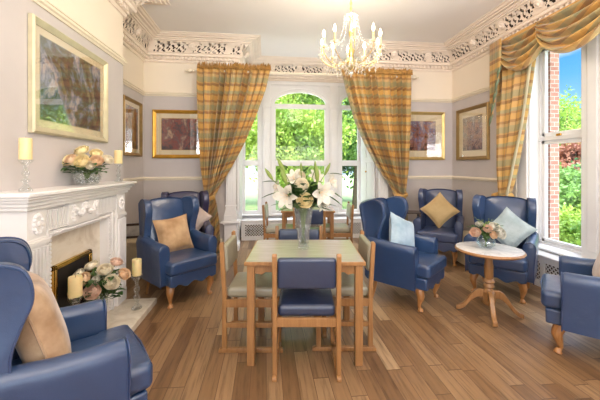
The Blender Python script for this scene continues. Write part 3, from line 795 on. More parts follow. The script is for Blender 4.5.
# curtain pole
cp = thing('curtain_pole', 'cream curtain pole with turned finials across the bay', 'curtain pole', (.7, YCu+.05, 2.99))
MB().tube([(-1.16, YCu+.05, 2.99), (2.53, YCu+.05, 2.99)], .018, 10).build('pole', M['cream'], cp, world=True)
for x, s_ in ((-1.16, -1), (2.53, 1)):
    mt = Matrix.Translation((x, YCu+.05, 2.99)) @ Matrix.Rotation(s_*PI/2, 4, 'Y')
    MB().lathe([(.018, 0), (.03, .01), (.03, .02), (.016, .03), (.034, .06), (.036, .08), (.02, .11), (.012, .125), (.018, .14), (.002, .155)], 12, mt).build('finial', M['cream'], cp, world=True)
for x in (-1.09, 2.46):
    MB().tube([(x, YB, 2.97), (x, YCu+.05, 2.97)], .012, 8).tube([(x, YB-.012, 2.97), (x, YB, 2.97)], .035, 10).build('bracket', M['cream'], cp, world=True)
# right window: curtain, swagged pelmet and tail
XCu = XR-.14
def tof_r(y, o, z): return (XCu-o, y, z)
rw = thing('curtain', 'gold plaid curtain beside the right-hand window under the swags', 'curtain', (XCu, 4, 0))
Lq = [(0, 4.17), (tz(1.3), 4.17), (tz(1.0), 4.15), (1, 4.15)]
Rq = [(0, 3.50), (tz(2.5), 3.60), (tz(2.0), 3.71), (tz(1.6), 3.80), (tz(1.25), 3.88), (tz(1.0), 3.96), (tz(.8), 3.94), (1, 3.90)]
drape(Lq, Rq, [(p, v*.7) for p, v in At], 8, 1.6, tof_r, zt=zt_, zb=zb_, seed=9).build('cloth', M['plaid'], rw, world=True, solid=.004, smooth=60)
ed = MB(); ed.grid(lambda s, t_: (XCu-.06-.01*math.sin(t_*9), interp(Rq, t_*.68)-.005-s*.045, zt_+(zb_-zt_)*t_*.68), 2, 40)
ed.build('lining_edge', simple('pale_lining', k(214, 208, 178), .7, .05), rw, world=True, solid=.004)
MB().tube([(XCu-.08, 4.17, 1.0), (XCu-.09, 4.05, .97), (XCu-.07, 3.94, 1.0), (XCu+.04, 3.94, 1.03), (XCu+.06, 4.05, 1.05), (XCu+.04, 4.17, 1.03)], .03, 8, closed=True, sq=(.5, 1.3)).build('tieback', M['plaid'], rw, world=True)
pe = thing('swag_pelmet', 'swagged gold plaid pelmet with a stepped tail over the right-hand window', 'pelmet', (XR-.2, 3, 3.1))
MB().box(XR-.2, XR-.001, 1.5, 4.16, 3.10, 3.16).build('board', M['plaid'], pe, world=True)
def swag(ya_, yb_, drop, out, zt2=3.165, seed=0):
    mb = MB()
    def fn(s, w_):
        cat = 4*s*(1-s); cat = cat**.85
        pinch = .78+.22*(1-w_) if False else 1
        # tops of the folds gather to the two ends
        endw = w_**1.0*.30
        y = ya_+(yb_-ya_)*s
        z = zt2-.02-endw*(1-cat)*.55-cat*(.05+(drop-.05)*w_)
        o = out+.02+.055*cat*(.4+w_)+.042*math.sin(w_*4.6*2*PI)*(.3+cat)
        return (XR-.16-o, y, z)
    def uf(s, w_): return ((s-.5)*1.0+.3*w_, w_*.85+.3*s)
    return mb.grid(fn, 36, 56, None, uf)
for i, (a, b, o) in enumerate(((4.05, 3.22, .02), (3.42, 2.42, .06), (2.62, 1.6, .02))):
    swag(a, b, .53 if i else .51, o).build('swag', M['plaid'], pe, world=True, solid=.004, smooth=60)
# flat cloth behind the swags
mb = MB(); mb.grid(lambda s, t_: (XR-.17-.012*math.sin(s*60), 4.12+(1.55-4.12)*s, 3.16-.26*t_), 120, 3, None, lambda s, t_: (s*2.6, t_*.26)); mb.build('pelmet_cloth', M['plaid'], pe, world=True, solid=.004)
# tail: pleats with a stepped lower edge
mb = MB(); ml = MB()
npl = 5
for i in range(npl):
    y1 = 3.945+i*.046; zl = 2.62-i*.155; xx = XR-.262+.006*i
    mb.add([(xx, y1, 3.16), (xx-.012, y1+.06, 3.16), (xx-.012, y1+.06, zl), (xx, y1, zl+.13)], [(0, 1, 2, 3)], None, [(i*.1, 0), (i*.1+.06, 0), (i*.1+.06, 3.16-zl), (i*.1, 3.03-zl)])
    ml.add([(xx-.016, y1+.064, zl-.004), (xx-.004, y1, zl+.128), (xx-.001, y1+.012, zl+.21), (xx-.016, y1+.066, zl+.10)], [(0, 1, 2, 3)])
mb.build('tail', M['plaid'], pe, world=True, solid=.004); ml.build('tail_lining', M['lining'], pe, world=True, solid=.003)

# ------------------------------------------------------------------ armchairs
def arc(pts, n=6):
    # Catmull-Rom through points (any dimension)
    P_ = [Vector(p) for p in pts]; out = []
    for i in range(len(P_)-1):
        p0, p1, p2, p3 = P_[max(i-1, 0)], P_[i], P_[i+1], P_[min(i+2, len(P_)-1)]
        for j in range(n):
            t_ = j/n; out.append(.5*((2*p1)+(-p0+p2)*t_+(2*p0-5*p1+4*p2-p3)*t_*t_+(-p0+3*p1-3*p2+p3)*t_**3))
    out.append(P_[-1]); return out
def armchair(label, loc, rz, mat, group='winged armchairs around the lounge'):
    r = thing('winged_armchair', label, 'armchair', loc, rz, group)
    # base with a shaped front apron
    b = MB().rbox((0, -.01, .285), (.50, .58, .12), .02)
    ap = [(-.268, .335), (.268, .335), (.268, .225)]+[(x, .212+.018*math.cos(x*PI/.09)*(1 if abs(x) < .19 else .4)) for x in [.225-.01875*i for i in range(25)]]+[(-.268, .225)]
    b.prism(ap, -.345, -.235, 'y'); b.build('base', mat, r, bevel=.012)
    def crown(p):
        return Vector((p.x, p.y, p.z+(.018*(1-(p.x/.26)**2)*(1-(p.y/.32)**2) if p.z > 0 else 0)))
    def tee(p):
        q = crown(p); y = p.y-.09; f = max(0, min(1, (-.20-y)/.035)); q.x *= 1+.155*f; return q
    MB().rbox((0, -.09, .40), (.47, .57, .13), .036, 3, None, tee, 22).build('seat_cushion', mat, r, smooth=60)
    MB().tube([(x, y, .452) for x, y in ((-.245, -.362), (0, -.378), (.245, -.362))], .0055, 6).build('piping', M['piping'], r)
    # arms: rounded, slightly rolled outwards, higher at the back
    for s_ in (-1, 1):
        a = MB(); prof = arc([(.238, .215), (.236, .40), (.230, .56), (.238, .612), (.272, .638), (.312, .628), (.335, .59), (.332, .52), (.322, .40), (.318, .215)], 4)
        rows = []; ys = [(-.250, .93, -.012), (-.245, .97, -.004), (-.23, 1, 0), (-.10, 1, 0), (.02, 1, .008), (.15, 1, .026), (.27, .97, .04), (.30, .85, .03)]
        for (yy, sc, dz) in ys:
            cx, cz = .283, .43
            rows.append([(s_*(cx+(p.x-cx)*sc), yy, cz+(p.y-cz)*(sc if sc < 1 else 1)+(dz if p.y > .45 else 0)) for p in prof])
        n = len(prof); vs = [v for rr in rows for v in rr]; fs = []
        for i in range(len(rows)-1):
            for j in range(n):
                j2 = (j+1) % n; q_ = (i*n+j, i*n+j2, (i+1)*n+j2, (i+1)*n+j); fs.append(q_ if s_ < 0 else q_[::-1])
        f0 = tuple(range(n)); f1 = tuple(range((len(rows)-1)*n, len(rows)*n)); fs += [f0[::-1] if s_ < 0 else f0, f1 if s_ < 0 else f1[::-1]]
        a.add(vs, fs); a.build('arm', mat, r, smooth=50)
        MB().tube([(s_*p.x, -.249, p.y-.008) for p in prof], .005, 6).build('piping', M['piping'], r)
    # back panel
    tilt = Matrix.Translation((0, .21, .42)) @ Matrix.Rotation(-math.radians(11), 4, 'X')
    out = arc([(-.232, 0), (-.232, .3), (-.235, .53), (-.228, .60), (-.16, .634), (0, .648), (.16, .634), (.228, .60), (.235, .53), (.232, .3), (.232, 0)], 4)
    bk = MB(); layers = [(-.0, .90), (-.018, .965), (-.03, 1), (.05, 1), (.09, 1), (.105, .97)]
    n = len(out); vs = []; fs = []
    for (yy, sc) in layers:
        for p in out: vs.append((p.x*sc, yy if yy > 0 else yy+.03-.055*(1 if sc < .95 else .4)*(1), .32+(p.y-.32)*sc))
    for i in range(len(layers)-1):
        for j in range(n):
            j2 = (j+1) % n; fs.append((i*n+j, i*n+j2, (i+1)*n+j2, (i+1)*n+j))
    fs += [tuple(range(n))[::-1], tuple(range((len(layers)-1)*n, len(layers)*n))]
    bk.add(vs, fs, tilt); bk.build('backrest', mat, r, smooth=50)
    # wings
    for s_ in (-1, 1):
        wp = arc([(.30, .56), (.17, .565), (.15, .63), (.145, .72), (.115, .82), (.085, .90), (.085, .97), (.11, 1.03), (.165, 1.06), (.245, 1.06), (.345, 1.02), (.37, .98), (.34, .80), (.30, .56)], 4)[:-1]
        wn_ = MB(); n = len(wp); cx, cz = .20, .82; vs = []; fs = []
        fl = .16; X0 = .252
        lay = [(-.026, .90), (-.036, .95), (-.032, .985), (-.012, 1), (.018, 1), (.036, .985), (.041, .95), (.036, .9)]
        for (tt, sc) in lay:
            for p in wp:
                y_ = cx+(p.x-cx)*sc; z_ = cz+(p.y-cz)*(sc if sc == 1 else 1-(1-sc)*.55)
                vs.append((s_*(X0+tt+(.26-y_)*fl), y_, z_))
        for i in range(len(lay)-1):
            for j in range(n):
                j2 = (j+1) % n; q_ = (i*n+j, i*n+j2, (i+1)*n+j2, (i+1)*n+j); fs.append(q_ if s_ > 0 else q_[::-1])
        f0 = tuple(range(n)); f1 = tuple(range((len(lay)-1)*n, len(lay)*n)); fs += [f0[::-1] if s_ > 0 else f0, f1 if s_ > 0 else f1[::-1]]
        wn_.add(vs, fs); wn_.build('wing', mat, r, smooth=50)
        MB().tube([(s_*(X0+.036+(.26-p.x)*fl), cx+(p.x-cx)*.985, p.y) for p in wp if p.y > .60], .005, 6).build('piping', M['piping'], r)
    # legs
    for s_ in (-1, 1):
        pth = arc([(s_*.215, -.235, .235), (s_*.225, -.262, .19), (s_*.235, -.275, .145), (s_*.228, -.262, .09), (s_*.222, -.255, .045), (s_*.228, -.268, .02), (s_*.23, -.272, .0)], 3)
        m_ = len(pth); rr = [interp([(0, .040), (.17, .042), (.34, .036), (.55, .022), (.72, .015), (.85, .026), (.95, .030), (1, .026)], i/(m_-1)) for i in range(m_)]
        MB().tube(pth, rr, 10).build('leg', M['leg'], r)
        MB().tube([(s_*.225, .21, .26), (s_*.225, .225, .13), (s_*.228, .26, .0)], [.026, .021, .017], 4).build('leg', M['leg'], r, bevel=.003)
    return r
def face(dx, dy): return math.atan2(dx, -dy)     # rotation that turns the front (-y) towards (dx, dy)
ac = armchair('mid-blue winged armchair beside the fireplace holding a gold velvet cushion', (-.98, 3.655, 0), face(.69, -.724), M['blue'])
sw = lambda m: {'blue_vinyl': m}
c1 = dup(ac, (-1.005, 1.625, 0), face(.82, .57), 'large blue winged armchair in the near left corner, seen from its side')
c3 = dup(ac, (-1.10, 4.50, 0), face(.30, -.95), 'dark navy winged armchair in the left corner behind the blue one', None, sw(M['navy']))
c4 = dup(ac, (1.50, 3.31, 0), face(.67, -.74), 'blue winged armchair with a pale ice-blue cushion right of the dining table')
c5 = dup(ac, (2.65, 4.59, 0), face(-.58, -.81), 'dull dark blue winged armchair in the far right corner with a mustard cushion', None, sw(M['blue2']))
c6 = dup(ac, (2.705, 3.37, 0), face(-.73, -.683), 'blue winged armchair behind the round table, silvery cushion on it')
c7 = dup(ac, (2.577, 2.162, 0), face(-.713, .70), 'blue armchair cut off by the right edge of the view')

# cushions
def cushion(label, size, thick, mat, trim, loc, rot, group='scatter cushions on the armchairs'):
    r = thing('cushion', label, 'cushion', loc, 0, group); r.rotation_euler = rot
    mb = MB(); N = 14; h = size/2
    def pt(u, v, sg):
        a, b = 2*u-1, 2*v-1
        ex = 1-.10*(1-b*b)*abs(a)**2; ez = 1-.10*(1-a*a)*abs(b)**2
        th = thick/2*((1-a**4)*(1-b**4))**.5
        return (a*h*ex, sg*th, b*h*ez)
    mb.grid(lambda u, v: pt(u, v, -1), N, N); mb.grid(lambda u, v: pt(1-u, v, 1), N, N)
    mb.build('cover', mat, r, smooth=80)
    edge = []
    for i in range(N*4):
        q_ = i/(N*4)*4; sd = int(q_); f = q_-sd
        u, v = ((f, 0), (1, f), (1-f, 1), (0, 1-f))[sd]; p = pt(u, v, 0); edge.append(p)
    MB().tube(edge, .006, 6, closed=True).build('piping', trim, r)
    return r
def on_chair(ch, lx, ly, lz, tilt, roll, turn=0):
    # cushion position in a chair's own frame
    R_ = ch.rotation_euler.z; p = Matrix.Rotation(R_, 4, 'Z') @ Vector((lx, ly, lz))
    m_ = Matrix.Rotation(R_+turn, 4, 'Z') @ Matrix.Rotation(tilt, 4, 'X') @ Matrix.Rotation(roll, 4, 'Y')
    return (ch.location.x+p.x, ch.location.y+p.y, p.z), m_.to_euler()
def cu(label, ch, size, th, mat, trim, lx, ly, lz, tilt, roll, turn=0):
    l_, e_ = on_chair(ch, lx, ly, lz, tilt, roll, turn); return cushion(label, size, th, mat, trim, l_, e_)
T_ = -math.radians(17)
cu('gold velvet cushion upright on the blue armchair beside the fireplace', ac, .40, .15, M['c_gold'], M['c_gold'], -.01, .07, .655, T_, math.radians(-4))
cu('champagne satin cushion with piped edge on the near left armchair', c1, .47, .17, M['c_champ'], M['c_champ'], -.02, .06, .70, T_, math.radians(4))
cu('small dusky beige cushion tipped on its corner in the navy armchair', c3, .34, .12, M['c_pink'], M['c_pink'], .12, .06, .70, T_, math.radians(45))
cu('ice-blue satin cushion in the armchair right of the dining table', c4, .39, .15, M['c_ice'], M['c_ice'], .0, .02, .68, T_, math.radians(24), -.15)
cu('mustard cushion standing on its corner in the far right armchair', c5, .40, .13, M['c_mustard'], M['c_mustard'], .0, .04, .745, T_, math.radians(45))
cu('silver-blue patterned cushion tipped on its corner behind the round table', c6, .37, .13, M['c_silver'], M['c_silver'], .07, .03, .70, T_, math.radians(38))
cu('pinkish beige cushion in the armchair at the right edge of the view', c7, .42, .15, M['c_pink'], M['c_pink'], .0, .05, .69, T_, 0)

# ------------------------------------------------------------------ dining sets
def dining_chair(label, loc, rz, pad, group):
    r = thing('dining_chair', label, 'chair', loc, rz, group); W = .215
    for s_ in (-1, 1):
        # back post and front leg
        x = s_*W
        MB().prism([(.185, 0.03), (.225, 0.03), (.222, .45), (.245, .83), (.232, .845), (.212, .84), (.190, .45)], x-.016, x+.016, 'x').build('back_post', M['oak'], r, bevel=.005)
        MB().box(x-.018, x+.018, -.215, -.178, .03, .42).build('leg', M['oak'], r, bevel=.004)
        MB().prism([(-.245, 0), (.25, 0), (.25, .022), (.235, .032), (-.23, .032), (-.245, .022)], x-.017, x+.017, 'x').build('runner', M['oak'], r, bevel=.004)
        MB().box(x-.012, x+.012, -.19, .20, .19, .225).build('stretcher', M['oak'], r, bevel=.003)
    mb = MB()
    for s_ in (-1, 1): mb.box(s_*W-.012, s_*W+.012, -.20, .20, .345, .405)
    mb.box(-W, W, -.21, -.188, .345, .405).box(-W, W, .19, .212, .345, .405); mb.build('seat_rail', M['oak'], r, bevel=.003)
    def crown(p): return Vector((p.x, p.y, p.z+(.014*(1-(p.x/.21)**2)*(1-(p.y/.22)**2) if p.z > 0 else 0)))
    MB().rbox((0, -.018, .443), (.395, .425, .078), .028, 3, None, crown, 5).build('seat_pad', pad, r, smooth=60)
    mt = Matrix.Translation((0, .212, .71)) @ Matrix.Rotation(-math.radians(4), 4, 'X')
    MB().rbox((0, 0, 0), (.392, .05, .21), .02, 3, mt, None, 4).build('back_pad', pad, r, smooth=60)
    return r
GD = 'oak dining chairs at the front table'; GF = 'oak dining chairs at the far table'
d0 = dining_chair('blue-padded oak dining chair with its back to the room, nearest of all', rd(.045, 2.33), PI-TH, M['pad_blue'], GD)
d1 = dining_chair('sage-padded oak dining chair on the left side of the front table', rd(-.375, 2.64), PI/2-TH, M['green'], GD)
d2 = dup(d1, rd(.34, 2.66), -PI/2-TH, 'sage-padded oak dining chair on the right side of the front table')
d3 = dup(d0, rd(-.01, 2.86), -TH, 'blue-padded oak dining chair on the far side of the front table, behind the vase')
d4 = dup(d1, rd(-.33, 4.98), PI/2-TH, 'pale padded oak chair left of the small table in the bay', GF)
d5 = dup(d1, rd(.58, 5.02), -PI/2-TH, 'pale padded oak chair right of the small table in the bay', GF)
d6 = dup(d0, rd(.13, 4.66), PI-TH, 'blue-padded oak chair on the near side of the small table in the bay', GF)
def table(label, loc, rz, W, D, H_):
    r = thing('dining_table', label, 'table', loc, rz, 'oak dining tables')
    MB().box(-W/2, W/2, -D/2, D/2, H_-.028, H_-.002).build('rim', M['oak'], r, bevel=.004)
    MB().box(-W/2+.012, W/2-.012, -D/2+.012, D/2-.012, H_-.006, H_).build('tabletop', M['tabletop'], r, smooth=0)
    ix, iy = W/2-.045, D/2-.045
    for sx in (-1, 1):
        for sy in (-1, 1): MB().box(sx*ix-.028, sx*ix+.028, sy*iy-.028, sy*iy+.028, 0, H_-.028).build('leg', M['oak'], r, bevel=.005)
    for s_ in (-1, 1):
        for ax, ln in (('y', ix-.028), ('x', iy-.028)):
            zb2, zt2 = H_-.085, H_-.028
            pts = [(-ln, zt2), (ln, zt2), (ln, zb2-.012), (ln-.015, zb2-.010), (ln-.05, zb2-.018), (ln-.075, zb2+.0), (-ln+.075, zb2+.0), (-ln+.05, zb2-.018), (-ln+.015, zb2-.010), (-ln, zb2-.012)]
            o_ = (iy if ax == 'y' else ix)*s_
            MB().prism(pts, o_-.01, o_+.01, ax).build('apron', M['oak'], r, bevel=.003)
    return r
tb1 = table('square oak dining table with a pale top in the middle of the room', rd(.035, 2.575), -TH, .865, .69, .75)
tb2 = table('small oak dining table standing in the bay under the window', rd(.12, 5.03), -TH, .82, .56, .75)

# round pedestal table
rt = thing('round_table', 'round pedestal table with a pale marbled top and curved oak feet', 'table', (2.14, 2.83, 0))
ZR = .635
MB().lathe([(.265, ZR-.035), (.29, ZR-.03), (.298, ZR-.018), (.292, ZR-.006), (.286, ZR-.002)], 48).build('rim', M['oak'], rt)
MB().lathe([(.286, ZR-.012), (.286, ZR-.001), (.282, ZR)], 48).build('tabletop', M['tabletop_grey'], rt)
MB().lathe([(.10, .600), (.10, .592), (.05, .585), (.036, .58), (.034, .50), (.040, .47), (.040, .36), (.034, .345), (.048, .33), (.052, .315), (.036, .30), (.046, .285), (.05, .27), (.034, .255), (.040, .235), (.055, .22), (.058, .19), (.058, .12), (.05, .10), (.03, .085), (.01, .08)], 24).build('pedestal', M['oak'], rt)
for an in (math.radians(153), math.radians(63), math.radians(-27), math.radians(-117)):
    pth = arc([(.02, .19), (.09, .20), (.15, .15), (.20, .08), (.245, .04), (.285, .028)], 4)
    th_ = [interp([(0, .040), (.3, .036), (.7, .024), (1, .020)], i/(len(pth)-1)) for i in range(len(pth))]
    up = [(p.x, p.y+t2) for p, t2 in zip(pth, th_)]; dn = [(p.x, max(0, p.y-t2)) for p, t2 in zip(pth, th_)][::-1]
    MB().prism(up+dn, -.021, .021, 'y', Matrix.Rotation(an, 4, 'Z')).build('leg', M['oak'], rt, bevel=.007)

# ottomans and side pieces
def ottoman(label, loc, rz, L, D, H_):
    r = thing('storage_ottoman', label, 'ottoman', loc, rz, 'beige storage boxes')
    MB().rbox((0, 0, (H_-.06)/2+.02), (L, D, H_-.07), .012).build('body', M['beige'], r)
    MB().rbox((0, 0, H_-.03), (L+.012, D+.012, .06), .018).build('lid', M['beige'], r)
    for sx in (-1, 1):
        for sy in (-1, 1): MB().box(sx*(L/2-.05)-.02, sx*(L/2-.05)+.02, sy*(D/2-.05)-.02, sy*(D/2-.05)+.02, 0, .02).build('foot', M['black'], r, smooth=0)
ottoman('beige box ottoman between the far right armchair and the one behind the round table', (3.07, 4.19, 0), math.radians(-4), .56, .52, .46)
ottoman('beige box ottoman in the alcove left of the fireside armchair', (-1.66, 4.62, 0), 0, .60, .62, .44)
pf = thing('photo_frame', 'small dark picture frame standing on the alcove ottoman', 'photo frame', (-1.80, 4.55, .44), math.radians(15))
MB().box(-.15, -.11, -.012, .012, 0, .20).box(.11, .15, -.012, .012, 0, .20).box(-.11, .11, -.012, .012, 0, .03).box(-.11, .11, -.012, .012, .17, .20).build('frame', M['darkwood'], pf, bevel=.003)
MB().box(-.11, .11, -.004, .004, .03, .17).build('photo', M['paper'], pf, smooth=0)
st = thing('side_table', 'dark metal framed side table beside the far right armchair', 'side table', (2.28, 4.86, 0), math.radians(-20))
mb = MB()
for sx in (-1, 1):
    for sy in (-1, 1): MB().box(sx*.16-.012, sx*.16+.012, sy*.13-.012, sy*.13+.012, 0, .68).build('leg', M['darkwood'], st, bevel=.002)
MB().box(-.18, .18, -.15, .15, .68, .70).build('tabletop', M['darkwood'], st, bevel=.003)
MB().box(-.15, .15, -.12, .12, .30, .315).build('shelf', M['darkwood'], st, bevel=.003)

# ------------------------------------------------------------------ chandelier
CXh, CYh = rd(.534, 3.3)[:2]
ch = thing('chandelier', 'gilt and crystal chandelier with lit candle bulbs hanging from the ceiling', 'chandelier', (CXh, CYh, 2.37))
zc0 = 2.37
MB().tube([(0, 0, .62), (0, 0, ZC-zc0-.03)], .006, 8).lathe([(.06, ZC-zc0-.005), (.055, ZC-zc0-.02), (.02, ZC-zc0-.05), (.006, ZC-zc0-.06)], 16).build('rod', M['gold'], ch)
mb = MB(); z = .68
while z < ZC-zc0-.07: mb.tube([(.012*math.cos(a*PI/4), 0 if int(z*1000/28) % 2 else .012*math.cos(a*PI/4), z+.018*math.sin(a*PI/4)) if int(z*1000/28) % 2 else (0, .012*math.cos(a*PI/4), z+.018*math.sin(a*PI/4)) for a in range(8)], .0025, 5, closed=True); z += .028
mb.build('chain', M['gold'], ch)
MB().lathe([(.004, .06), (.02, .075), (.045, .11), (.05, .14), (.03, .17), (.015, .20), (.028, .24), (.03, .27), (.016, .30), (.012, .40), (.024, .44), (.024, .47), (.012, .50), (.01, .60), (.02, .63), (.006, .65)], 16).build('stem', M['gold'], ch)
MB().lathe([(.02, .60), (.05, .612), (.075, .618), (.078, .628), (.02, .632)], 18).lathe([(.02, .13), (.07, .14), (.10, .16), (.105, .172), (.02, .165)], 18).build('glass_dish', M['glassware'], ch)
def drop(mb, x, y, z, l_=.03, w_=.009):
    mb.add([(x, y, z), (x+w_, y, z-l_*.6), (x, y+w_, z-l_*.6), (x-w_, y, z-l_*.6), (x, y-w_, z-l_*.6), (x, y, z-l_)],
           [(0, 1, 2), (0, 2, 3), (0, 3, 4), (0, 4, 1), (5, 2, 1), (5, 3, 2), (5, 4, 3), (5, 1, 4)])
NA = 10
for i in range(NA):
    an = 2*PI*i/NA+.16; R_ = .30 if i % 2 else .315; mt = Matrix.Rotation(an, 4, 'Z'); dz = 0 if i % 2 else -.015
    arm = MB().tube(arc([(.03, 0, .17), (.09, 0, .125), (.17, 0, .11), (.24, 0, .14), (R_, 0, .22+dz), (R_+.0, 0, .27+dz)], 4), .005, 7, mt)
    arm.lathe([(.004, .265+dz), (.016, .275+dz), (.018, .285+dz), (.012, .30+dz)], 10, mt @ Matrix.Translation((R_, 0, 0)))
    ao = arm.build('arm', M['gold'], ch)
    MB().lathe([(.006, .268+dz), (.03, .272+dz), (.044, .284+dz), (.046, .288+dz), (.01, .28+dz)], 14, mt @ Matrix.Translation((R_, 0, 0))).build('drip_pan', M['drops'], ao)
    MB().lathe([(.0105, .285+dz), (.0105, .375+dz), (.006, .378+dz)], 10, mt @ Matrix.Translation((R_, 0, 0))).build('candle_sleeve', M['wax'], ao)
    MB().lathe([(.006, .377+dz), (.013, .392+dz), (.0155, .405+dz), (.012, .425+dz), (.005, .447+dz), (.001, .456+dz)], 10, mt @ Matrix.Translation((R_, 0, 0))).build('bulb', M['bulb'], ao)
    cr_ = MB()
    for k2 in range(7):
        a2 = k2*2*PI/7; p = mt @ Vector((R_+.044*math.cos(a2), .044*math.sin(a2), .282+dz)); drop(cr_, p.x, p.y, p.z, .048, .008)
    for k2, (rr, zz) in enumerate(((.10, .12), (.16, .105), (.22, .12), (.27, .16))):
        p = mt @ Vector((rr, 0, zz)); drop(cr_, p.x, p.y, p.z, .05, .009)
    p = mt @ Vector((R_, 0, .25+dz)); drop(cr_, p.x, p.y, p.z, .085, .012)
    for k2 in range(6):
        rr = R_*(.25+.12*k2); p = mt @ Vector((rr, .03*(-1)**k2, .13)); drop(cr_, p.x, p.y, p.z-.02*(k2 % 2), .06, .011)
    cr_.build('crystal_drop', M['drops'], ao, smooth=0)['kind'] = 'stuff'
    # bead strings: crown to arm, and arm to arm
    g = MB(); a3 = an+2*PI/NA
    for s2 in range(15):
        f = s2/14; rr = .07+(R_-.10)*f**1.6; zz = .62-.36*f-.10*math.sin(f*PI)*.8
        g.ball((rr*math.cos(an), rr*math.sin(an), zz), .0065, 5, 4)
        aa = an+(a3-an)*f; g.ball(((R_-.0)*math.cos(aa), (R_-.0)*math.sin(aa), .275-.07*math.sin(f*PI)), .0055, 5, 4)
    g.build('bead_string', M['drops'], ch)['kind'] = 'stuff'
g = MB()
for k2 in range(10):
    a2 = k2*2*PI/10
    drop(g, .055*math.cos(a2), .055*math.sin(a2), .64, .05, .007); drop(g, .10*math.cos(a2), .10*math.sin(a2), .155, .07, .01)
    drop(g, .05*math.cos(a2), .05*math.sin(a2), .12, .06, .009)
g.ball((0, 0, .035), .028, 10, 8); drop(g, 0, 0, .01, .03, .01)
g.build('crystal_drop', M['drops'], ch, smooth=0)['kind'] = 'stuff'
light('chandelier_light', 'POINT', (CXh, CYh, 3.05), 48, (1, .83, .64), size=.25)

# ------------------------------------------------------------------ vases, candles, flowers
def candlestick(label, loc, h, rw_, grp):
    r = thing('candlestick', label, 'candlestick', loc, 0, grp); n = 16
    k = h
    MB().lathe([(rw_*.95, 0), (rw_, .008), (rw_*.8, .02), (rw_*.35, .045), (rw_*.30, .06*1), (rw_*.62, .30*k), (rw_*.66, .36*k), (rw_*.3, .42*k), (rw_*.3, .46*k), (rw_*.55, .54*k), (rw_*.58, .60*k), (rw_*.3, .70*k), (rw_*.3, .78*k), (rw_*.5, .84*k), (rw_*.95, .93*k), (rw_*1.1, .97*k), (rw_*1.12, k)], n, ripple=.03).build('glass_column', M['crystal'], r, smooth=20)
    return r
def candle(label, loc, h, rr, grp):
    r = thing('candle', label, 'candle', loc, 0, grp)
    MB().lathe([(rr*.98, 0), (rr, .004), (rr, h-.006), (rr*.94, h), (rr*.7, h-.003), (.002, h-.008)], 24).build('wax', M['wax'], r)
    MB().tube([(0, 0, h-.008), (.002, 0, h+.008)], .0015, 5).build('wick', M['wick'], r)
GC, GW = 'cut glass candlesticks', 'ivory pillar candles'
for (x, y, z, h, hw, hc, rc_, where) in ((-1.50, 2.15, 1.27, .20, .036, .135, .034, 'on the near end of the mantel'), (-1.50, 3.40, 1.27, .185, .036, .135, .038, 'on the far end of the mantel'),
                               (-1.40, 2.49, .06, .41, .045, .145, .045, 'on the hearth left of the vase'), (-1.235, 3.18, .06, .32, .048, .155, .042, 'on the hearth right of the vase')):
    candlestick('faceted glass candlestick '+where, (x, y, z), h, hw, GC)
    candle('ivory pillar candle in the glass stick '+where, (x, y, z+h), hc, rc_, GW)

def petal(mb, L, W_, cup, curl, mat, n=5):
    # a petal growing along +z from the origin, bulging to +x and closing over at the tip
    def fn(u, v):
        a = (u-.5)*2; wv = W_*math.sin(min(1, v*.95+.12)*PI*.60)**.8*(1 if v < .8 else 1-(v-.8)*.9)
        x = cup*math.sin(v*PI*.86)+curl*max(0, v-.72)*2.2-abs(a)**2*wv*.42
        return (x, a*wv, L*v-abs(a)**2.5*L*.10*v)
    mb.grid(fn, n, n, mat)
def rose_mesh(mat, name, r=.05, seed=0, openv=1.0):
    rnd = random.Random(seed); mb = MB()
    def spiral(u, v):
        a = u*4.6*2*PI; rr = r*(.03+.36*u)+.02*r*math.sin(a*2.3); return ((rr+(.07*r if v > .5 else -.02*r))*math.cos(a), (rr+(.07*r if v > .5 else -.02*r))*math.sin(a), r*(.1+(.72-.10*u)*v))
    mb.grid(spiral, 80, 2); mb.ball((0, 0, r*.24), (r*.54, r*.54, r*.40), 10, 6)
    for ring, (n, rad, tilt, L, W_, cup) in enumerate(((4, .50, -2, .92, .56, .20), (5, .62, 8, .95, .62, .28), (6, .66, 22*openv, .98, .66, .32), (6, .60, 42*openv, 1.0, .68, .30))):
        for k2 in range(n):
            a = 2*PI*k2/n+ring*.7+rnd.uniform(-.15, .15)
            mt = Matrix.Rotation(a, 4, 'Z') @ Matrix.Translation((rad*r*.55, 0, r*(.05-.03*ring))) @ Matrix.Rotation(math.radians(tilt+rnd.uniform(-5, 5)), 4, 'Y')
            petal(mb, L*r, W_*r, cup*r, (.16 if ring > 1 else .03)*r, mt)
    me = mb.build(name, mat, smooth=80); d = me.data; bpy.data.objects.remove(me); return d
def lily_mesh(name, r=.10):
    mb = MB()
    for k2 in range(6):
        a = k2*PI/3; Ww = .36*r if k2 % 2 else .26*r
        def fn(u, v, Ww=Ww):
            s = (u-.5)*2; wv = Ww*math.sin(min(1, v*.97+.03)*PI)**.7
            rad = r*(.08+1.0*v**1.25); h = r*(.95*v-.95*max(0, v-.45)**1.7)
            return (rad, s*wv, h-abs(s)*wv*.15+.25*wv*abs(s))
        mb.grid(fn, 4, 8, Matrix.Rotation(a, 4, 'Z'))
    me = mb.build(name, M['p_white'], smooth=80); d = me.data; bpy.data.objects.remove(me)
    sb = MB()
    for k2 in range(6):
        a = k2*PI/3+.5; p = Vector((math.cos(a)*r*.3, math.sin(a)*r*.3, r*.75)); sb.tube([(0, 0, 0), p*.6+Vector((0, 0, .1*r)), p], .0014, 4); sb.ball(p, (.005, .004, .004), 5, 4)
    me2 = sb.build('stamens', M['p_peach'], smooth=80); d2 = me2.data; bpy.data.objects.remove(me2)
    return d, d2
